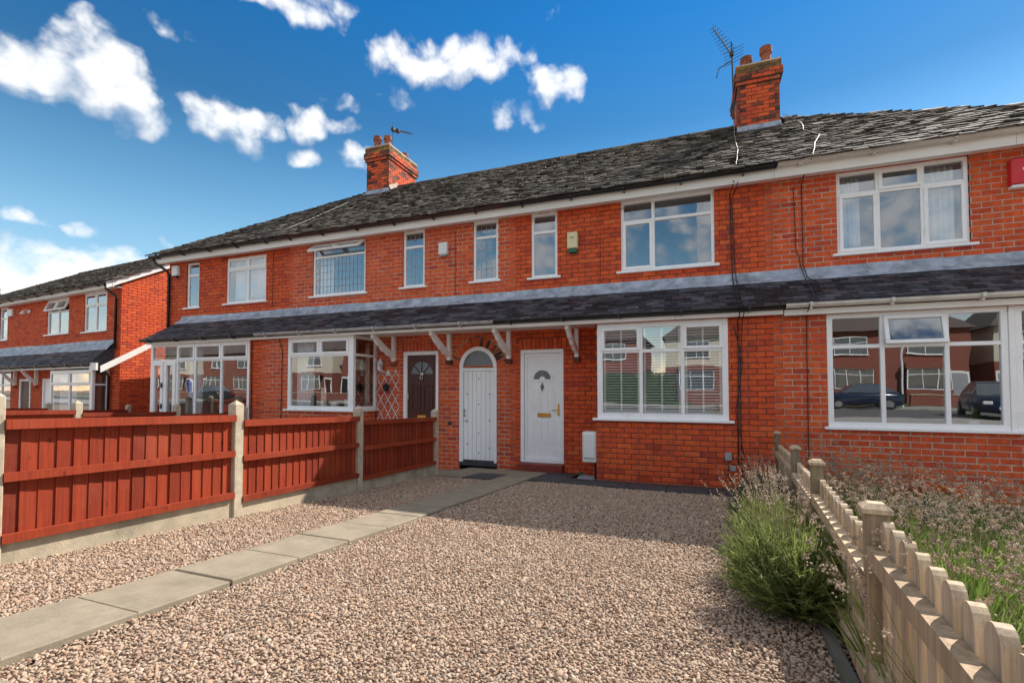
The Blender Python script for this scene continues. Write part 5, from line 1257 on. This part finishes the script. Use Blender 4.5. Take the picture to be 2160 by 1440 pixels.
# ------------------------------------------------------------------ plants
def ribbon(mb, p0, d0, ln, w, bend, n=3, rr=random, tip=.25):
    """leaf or stalk: a tapering strip that arches over"""
    p = Vector(p0); d = Vector(d0).normalized(); s = d.cross(Vector((rr.gauss(0,1),rr.gauss(0,1),rr.gauss(0,.3)))).normalized(); b = len(mb.v)
    for i in range(n+1):
        t = i/n; ww = w*(1-(1-tip)*t)
        mb.v += [p - s*ww, p + s*ww]
        d = (d + Vector((0,0,-bend/n))).normalized(); p = p + d*(ln/n)
    for i in range(n): mb.f.append((b+2*i, b+2*i+1, b+2*i+3, b+2*i+2))
    return p, d
def bud(mb, p, r, rr):
    v = [(r,0,0),(-r,0,0),(0,r,0),(0,-r,0),(0,0,r*1.3),(0,0,-r)]
    q = Matrix.Translation(p) @ Matrix.Rotation(rr.uniform(0,3),4,(rr.gauss(0,1),rr.gauss(0,1),rr.gauss(0,1)+.01))
    mb.add(v, [(0,2,4),(2,1,4),(1,3,4),(3,0,4),(2,0,5),(1,2,5),(3,1,5),(0,3,5)], q)
def lavender(x, y, rad, hgt, label, leaf, stalks, seed, nshoot=900, lean=(0,0), group=None):
    rr = random.Random(seed); z = gz(y)-.01
    root = empty('lavender_bush', (x,y,z), label, 'lavender', group)
    fo = MB(); st = MB(); hd = MB()
    for i in range(nshoot):
        a = rr.uniform(0,6.283); r0 = rad*.45*math.sqrt(rr.random()); el = rr.uniform(.05,1.0)**.8
        base = (x+r0*math.cos(a), y+r0*math.sin(a), z+rr.uniform(0,.10))
        out = Vector((math.cos(a)*(1-el*.9)+lean[0]+rr.gauss(0,.12), math.sin(a)*(1-el*.9)+lean[1]+rr.gauss(0,.12), .25+el))
        ln = hgt*rr.uniform(.65,1.08)*(.72+.28*el)
        p = Vector(base); d = out.normalized(); n = 7
        ribbon(fo, base, d, ln, .0022, .12, 3, rr, .6)
        for k in range(n*2):                           # narrow leaves up the shoot
            t = .28+.72*k/(n*2); q = p + d*ln*t - Vector((0,0,.06*t*t*ln))
            ld = (d + Vector((rr.gauss(0,.6),rr.gauss(0,.6),rr.gauss(0,.35)))).normalized()
            ribbon(fo, q, ld, rr.uniform(.03,.055), .0026, .1, 1, rr, .3)
    for i in range(stalks):
        a = rr.uniform(0,6.283); el = rr.uniform(.3,1.0)
        base = (x+rad*.35*math.cos(a)*rr.random(), y+rad*.35*math.sin(a)*rr.random(), z+.1)
        out = Vector((math.cos(a)*(1.05-el)+lean[0]+rr.gauss(0,.1), math.sin(a)*(1.05-el)+lean[1]+rr.gauss(0,.1), .5+el))
        if out.x > .10: out.x = -out.x
        if out.y < -.12: out.y *= .25
        p, d = ribbon(st, base, out, hgt*rr.uniform(1.0,1.28), .0014, .10, 4, rr, .9)
        for k in range(rr.randint(4,8)):
            bud(hd, p - d*(.010*k*rr.uniform(.7,1.4)) + Vector((rr.gauss(0,.003),rr.gauss(0,.003),0)), rr.uniform(.003,.0058), rr)
    [tag(q.build(n_, m_, root), kind='stuff') for q, n_, m_ in ((fo,'foliage',leaf),(st,'stalks','dry_stem'),(hd,'flower_heads','seed_head'))]
lavender(.46, 2.95, .23, .43, 'big bright green lavender bush spilling over the gravel by the picket fence', 'lavender_leaf', 75, 1, 1200, (-.03,.06))
lavender(.47, 3.55, .25, .40, 'green lavender bush with pale seed heads behind the biggest bush', 'lavender_leaf', 60, 2, 900, (-.10,0))
lavender(.52, 4.30, .23, .38, 'seedy lavender bush midway along the gravel side of the picket fence', 'lavender_leaf', 60, 3, 800, (-.12,0))
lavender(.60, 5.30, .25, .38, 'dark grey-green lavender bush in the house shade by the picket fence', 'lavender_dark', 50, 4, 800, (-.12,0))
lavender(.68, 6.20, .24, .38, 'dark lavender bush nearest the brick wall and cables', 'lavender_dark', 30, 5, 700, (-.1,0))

def clump(seed, straps, stems, hgt, sw=.006):
    rr = random.Random(seed); lf = MB(); st = MB(); hd = MB()
    for i in range(straps):
        a = rr.uniform(0,6.283); r0 = .13*math.sqrt(rr.random())
        ribbon(lf, (r0*math.cos(a),r0*math.sin(a),0), (math.cos(a)*.35+rr.gauss(0,.16), math.sin(a)*.35+rr.gauss(0,.16), 1), hgt*rr.uniform(.45,.85), sw*rr.uniform(.6,1.4), rr.uniform(.1,.7), 4, rr, .15)
    for i in range(stems):
        a = rr.uniform(0,6.283); r0 = .12*math.sqrt(rr.random())
        p, d = ribbon(st, (r0*math.cos(a),r0*math.sin(a),.02), (math.cos(a)*.32+rr.gauss(0,.13), math.sin(a)*.32+rr.gauss(0,.13), 1), hgt*rr.uniform(.75,1.15), .0013, .25, 4, rr, .9)
        R0 = rr.uniform(.009,.016)
        for k in range(11):
            v = Vector((rr.gauss(0,1),rr.gauss(0,1),rr.gauss(0,.8))).normalized()*R0*rr.uniform(.5,1)
            bud(hd, p+v, R0*rr.uniform(.22,.4), rr)
        if rr.random() < .5:
            for k in range(6): bud(hd, p-d*.04+Vector((rr.gauss(0,.01),rr.gauss(0,.01),rr.gauss(0,.01))), .004, rr)
    return [base_mesh('leaves',lf,'strap_leaf'), base_mesh('stems',st,'dry_stem'), base_mesh('seed_heads',hd,'seed_head')]
CL_ = [clump(30+i, 110, 38, .46) for i in range(4)]; CW = [clump(50+i, 120, 16, .50, .010) for i in range(2)]; CT = [clump(70+i, 65, 38, .58) for i in range(2)]
rr = random.Random(12)
spots = []
y = 1.55
while y < 6.75:
    x = PFX(y)+.20
    while x < min(2.55, .52*y+.35):
        spots.append((x+rr.uniform(-.09,.09), y+rr.uniform(-.12,.12))); x += rr.uniform(.30,.38)
    y += .34
for x, y in spots:
    if (x-2.4)**2+(y-6.62)**2 < .14 or (y > 4.9 and abs(x-.3655*y) < .26): continue
    near_wall = y > 5.6 and x < 1.9
    strap = y < 4.2 and x > PFX(y)+.35 and rr.random() < .5
    parts = rr.choice(CT if near_wall else (CW if strap else CL_))
    lab = ('tall clump of pale dry seed heads near the brick wall in the flower bed','dry flower clumps by the wall') if near_wall else \
          (('clump of broad bright green strap leaves in the flower bed behind the picket fence','green strap-leaved clumps') if strap else ('green clump topped with faded pinkish seed heads behind the picket fence','seed-headed clumps in the bed'))
    root = bpy.data.objects.new('flower_clump', None); s = rr.uniform(.82,1.12)
    place(root, Matrix.Translation((x,y,gz(y)-.012)) @ Matrix.Rotation(rr.uniform(0,6.28),4,'Z') @ Matrix.Scale(s,4)); tag(root, lab[0], 'plant', lab[1])
    for me in parts: 
        if me.vertices: tag(place(bpy.data.objects.new(me.name.split('.')[0], me), WM[root.name].copy(), root), kind='stuff')
# marigold pot
mp = empty('flower_pot',(2.42,6.62,gz(6.62)),'pale green pot of orange and red marigolds by the bay wall','flower pot')
plain('pot_green',(.30,.38,.34),.5,.1)
MB().lathe([(.13,0),(.17,.17),(.185,.18),(.185,.20),(.165,.20),(.15,.16)],(2.42,6.62,gz(6.62)-.005),18).build('pot','pot_green',mp)
lf = MB(); pe = MB(); pr_ = MB(); rr = random.Random(9)
for i in range(240):
    a = rr.uniform(0,6.28); r0 = .14*math.sqrt(rr.random()); ribbon(lf,(2.42+r0*math.cos(a),6.62+r0*math.sin(a),gz(6.62)+.17),(rr.gauss(0,.5)+math.cos(a)*.3,rr.gauss(0,.5)+math.sin(a)*.3,1),rr.uniform(.05,.16),.008,.4,2,rr)
for i,(dx,dy,dz,m_) in enumerate(((.02,-.06,.33,0),(.13,-.08,.27,0),(.17,0,.30,0),(-.02,.02,.35,0),(.10,.06,.31,0),(-.20,-.05,.33,1),(-.26,.04,.30,1),(-.14,.06,.34,1),(-.30,-.02,.26,1),(-.22,-.10,.28,1))):
    c_ = Vector((2.42+dx,6.62+dy,gz(6.62)+dz)); t_ = pr_ if m_ else pe
    for k in range(26):
        v = Vector((rr.gauss(0,1),rr.gauss(0,1),rr.gauss(0,.7))).normalized(); ribbon(t_,c_,v,.045,.010,.1,1,rr,.6)
    ribbon(lf,(2.42+dx*.4,6.62+dy*.4,gz(6.62)+.15),(dx*.6,dy*.6,dz-.15),dz-.12,.003,.02,3,rr,.8)
lf.build('leaves','strap_leaf',mp); pe.build('orange_flowers','orange_petal',mp); pr_.build('red_flowers','red_petal',mp)

# ------------------------------------------------------------------ tree beyond the neighbouring roof
def tree(x, y, h, rad, label, n=2600, seed=1, zb=-.3):
    rr = random.Random(seed); root = empty('tree',(x,y,zb),label,'tree')
    t = MB(); t.tube([(x,y,zb),(x+.1,y,h*.3),(x-.05,y+.1,h*.6),(x,y,h*.85)],.2,8,.04)
    for i in range(9):
        a = rr.uniform(0,6.28); z0 = h*rr.uniform(.35,.7); t.tube([(x,y,z0),(x+rad*.5*math.cos(a),y+rad*.5*math.sin(a),z0+h*.12),(x+rad*.85*math.cos(a),y+rad*.85*math.sin(a),z0+h*.2)],.07,5,.015)
    t.build('trunk','wood_furniture',root)
    lv = MB()
    cl = [(Vector((rr.gauss(0,.42)*rad,rr.gauss(0,.42)*rad,h*.62+rr.gauss(0,.16)*h)),rr.uniform(.3,.6)*rad*.6) for _ in range(26)]
    for i in range(n):
        c_, r_ = rr.choice(cl); p = Vector((x,y,0))+c_+Vector((rr.gauss(0,.5),rr.gauss(0,.5),rr.gauss(0,.4)))*r_
        if p.z > h: continue
        ribbon(lv,p,(rr.gauss(0,1),rr.gauss(0,1),rr.gauss(0,.6)),.14,.05,.2,2,rr,.3)
    lv.build('crown','tree_leaf',root)
tree(-38.0,15.2,7.6,2.3,'small leafy tree standing beyond the set-back house roof')

# ------------------------------------------------------------------ across the road (seen in the window reflections)
plain('dark_pane',(.10,.115,.13),.08,.1,spec=.7); plain('opp_roof',(.11,.085,.075),.9,.2,10)
def opposite(x, w, wallmat, topmat, label, group, k):
    global TF
    keep_ = TF; TF = Matrix.Translation((x,-26.0,.5)) @ Matrix.Rotation(math.pi,4,'Z')
    root = empty('facing_house',(0,0,0),label,'house',group)
    MB().box(-w/2,w/2,0,7.5,-.1,2.8).build('lower_wall',wallmat,root); MB().box(-w/2+.01,w/2-.01,.01,7.49,2.8,5.3).build('upper_wall',topmat,root)
    r_ = MB(); e = .35; 
    r_.add([(-w/2-e,-e,5.2),(w/2+e,-e,5.2),(w/2+e,7.5+e,5.2),(-w/2-e,7.5+e,5.2),(-w/2+2.6,3.75,7.9),(w/2-2.6,3.75,7.9)],[(0,1,5,4),(1,2,5),(2,3,4,5),(3,0,4),(3,2,1,0)]); r_.build('roof','opp_roof',root)
    c = MB(); c.box(-.4,.4,3.3,4.2,7.3,9.0); c.box(-.46,.46,3.24,4.26,8.8,8.95); c.lathe([(.12,0),(.10,.4)],(-.2,3.75,9.0),8); c.lathe([(.12,0),(.10,.4)],(.2,3.75,9.0),8); c.build('chimney','red_wall',root)
    for s in (-1,1):
        bx = s*w*.24
        b = MB(); b.box(bx-1.25,bx+1.25,-.55,0,-.1,.95); b.box(bx-1.3,bx+1.3,-.62,0,2.5,2.85); b.build('bay_base',wallmat,root)
        window(root,bx-1.22,bx+1.22,.96,2.5,-.55,xs=(bx-.42,bx+.42),rows=[(2.05,)]*3,rec=0,pane='dark_pane',sill=False)
        window(root,bx-1.0,bx+1.0,3.5,4.85,-.06,xs=(bx,),rows=[(4.4,)]*2,rec=0,pane='dark_pane')
        dx = s*w*.44
        d = MB(); d.box(dx-.5,dx+.5,-.03,.02,.0,2.3); dd = d.build('door','upvc',root); MB().cbox(dx-.38,dx+.38,-.05,-.03,.05,2.15,.01).build('door_leaf',('cobalt','door_brown','dark_furniture','red_step','plastic_grey')[k // 2],dd)
    TF = keep_
for k, x in enumerate((-74,-63,-52,-41.5,-31,-20.5,-9,2,12.5,23)):
    dc = ('blue','brown','black','dark red','grey')[k//2]
    if k % 2: opposite(x, 9.2, 'red_wall','render_cream','house with cream rendered upper storey and %s doors across the road' % dc,'rendered houses across the road',k)
    else: opposite(x, 9.2, 'red_wall','red_wall','red brick house with twin bays and %s doors across the road' % dc,'brick houses across the road',k)
def leafblock(name, x0,x1,y0,y1,z0,z1,label,n,seed):
    rr = random.Random(seed); root = empty(name,((x0+x1)/2,(y0+y1)/2,z0),label,'hedge'); mb = MB()
    for i in range(n):
        f = rr.random(); p = Vector((rr.uniform(x0,x1),rr.uniform(y0,y1),rr.uniform(z0,z1)))
        if f < .45: p.y = y1+rr.gauss(0,.04)
        elif f < .75: p.z = z1+rr.gauss(0,.05)
        ribbon(mb,p,(rr.gauss(0,1),rr.gauss(0,1),rr.gauss(0,1)),.09,.03,.1,1,rr,.5)
    mb.build('foliage','tree_leaf',root); c = MB(); c.box(x0+.1,x1-.1,y0+.1,y1-.12,z0,z1-.12); c.build('core','hedge_leaf',root)
leafblock('hedge',-9,-1.5,-20.4,-19.6,.48,2.6,'tall clipped green hedge across the road from the white door',5000,1)
leafblock('hedge',15.5,21,-20.4,-19.7,.48,1.6,'low green hedge across the road from the wide ground floor window',3500,2)
for i,(a,b) in enumerate(((-75,-10.5),(-.5,4.2),(5.6,10.2),(11.8,15))):
    w_ = empty('garden_wall',((a+b)/2,-20.0,.48),('long low brick garden wall across the road','low brick garden wall opposite the shuttered bay','low brick garden wall opposite the picket fence','short low brick garden wall opposite the right-hand house')[i],'wall')
    MB().box(a,b,-20.1,-19.9,.4,1.15).build('wall','red_wall',w_); MB().cbox(a-.03,b+.03,-20.14,-19.86,1.15,1.21,.01).build('coping','concrete_post',w_)
def car(x, y, rz, mat, label):
    global TF
    keep_ = TF; TF = Matrix.Translation((x,y,.36)) @ Matrix.Rotation(rz,4,'Z')
    root = empty('parked_car',(0,0,0),label,'car','cars parked across the road')
    prof = [(-1.95,.35,.70,.74),(-1.98,.55,.72,.80),(-1.9,.82,.70,.80),(-1.5,.92,.70,.82)]
    b = MB(); secs = [(-1.98,.30,.60,.62),(-1.85,.26,.82,.76),(-1.0,.24,.93,.82),(-.2,.24,.96,.84),(.9,.24,.98,.84),(1.6,.25,.96,.82),(1.95,.30,.86,.74)]
    for xx,zl,zh,hw in secs: b.v += [Vector((xx,-hw,zl+.1)),Vector((xx,-hw*.96,zl)),Vector((xx,hw*.96,zl)),Vector((xx,hw,zl+.1)),Vector((xx,hw,zh*.75)),Vector((xx,hw*.88,zh)),Vector((xx,-hw*.88,zh)),Vector((xx,-hw,zh*.75))]
    for i in range(len(secs)-1):
        for j in range(8): b.f.append((i*8+j,i*8+(j+1)%8,(i+1)*8+(j+1)%8,(i+1)*8+j))
    b.f += [tuple(range(7,-1,-1)),tuple(range(48,56))]; b.build('body',mat,root,smooth=True)
    c = MB(); cs = [(-1.05,.90,.70),(-.45,1.38,.58),(.2,1.46,.58),(.95,1.42,.57),(1.7,.95,.66)]
    for xx,zh,hw in cs: c.v += [Vector((xx,-.74,.9)),Vector((xx,.74,.9)),Vector((xx,hw,zh)),Vector((xx,-hw,zh))]
    for i in range(4):
        for j in range(4): c.f.append((i*4+j,i*4+(j+1)%4,(i+1)*4+(j+1)%4,(i+1)*4+j))
    c.build('cabin_glass','dark_pane',root); rf = MB(); rf.add([(-.42,-.56,1.40),(-.42,.56,1.40),(.2,.57,1.475),(.2,-.57,1.475),(.93,.56,1.435),(.93,-.56,1.435)],[(0,1,2,3),(3,2,4,5)]); rf.build('car_roof',mat,root)
    for sx in (-1.25,1.2):
        for sy in (-.78,.78):
            wm = Matrix.Translation((sx,sy,.31)) @ Matrix.Rotation(math.pi/2,4,'X'); wv = MB(); wv.lathe([(.2,-.1),(.31,-.09),(.31,.09),(.2,.1)],(0,0,0),16); wv.v = [wm @ p for p in wv.v]; w_ = wv.build('wheel','tyre',root)
            rm = MB(); rm.lathe([(.19,-.105),(.19,.105)],(0,0,0),12); rm.v = [wm @ p for p in rm.v]; rm.build('rim','steel',w_)
    for sy in (-.55,.55): MB().cbox(-2.0,-1.84,sy-.16,sy+.16,.56,.70,.03).build('headlight','plastic_white',root); MB().cbox(1.88,1.97,sy-.14,sy+.14,.62,.78,.03).build('tail_light','plastic_red',root)
    MB().cbox(-2.01,-1.96,-.26,.26,.40,.50,.01).build('number_plate','plastic_white',root)
    TF = keep_
car(8.6,-17.6,0,'car_dark','dark blue car parked opposite the picket fence'); car(11.2,-9.8,math.radians(-78),'car_dark','dark blue car pulled out of a drive opposite the wide window')
car(5.2,-21.9,math.radians(90),'car_black','black car standing in a drive opposite the shuttered bay'); car(-42,-16.0,0,'car_black','black car parked along the road opposite the porch house')
lpst = empty('lamp_post',(10.9,-18.2,.47),'white lamp post on the pavement across the road','lamp post'); MB().tube([(10.9,-18.2,.4),(10.9,-18.2,6.2),(10.9,-17.8,6.6),(10.9,-17.1,6.7)],.06,8).build('post','plastic_white',lpst); MB().cbox(10.8,11.0,-17.2,-16.6,6.62,6.78,.03).build('lamp_head','plastic_white',lpst)
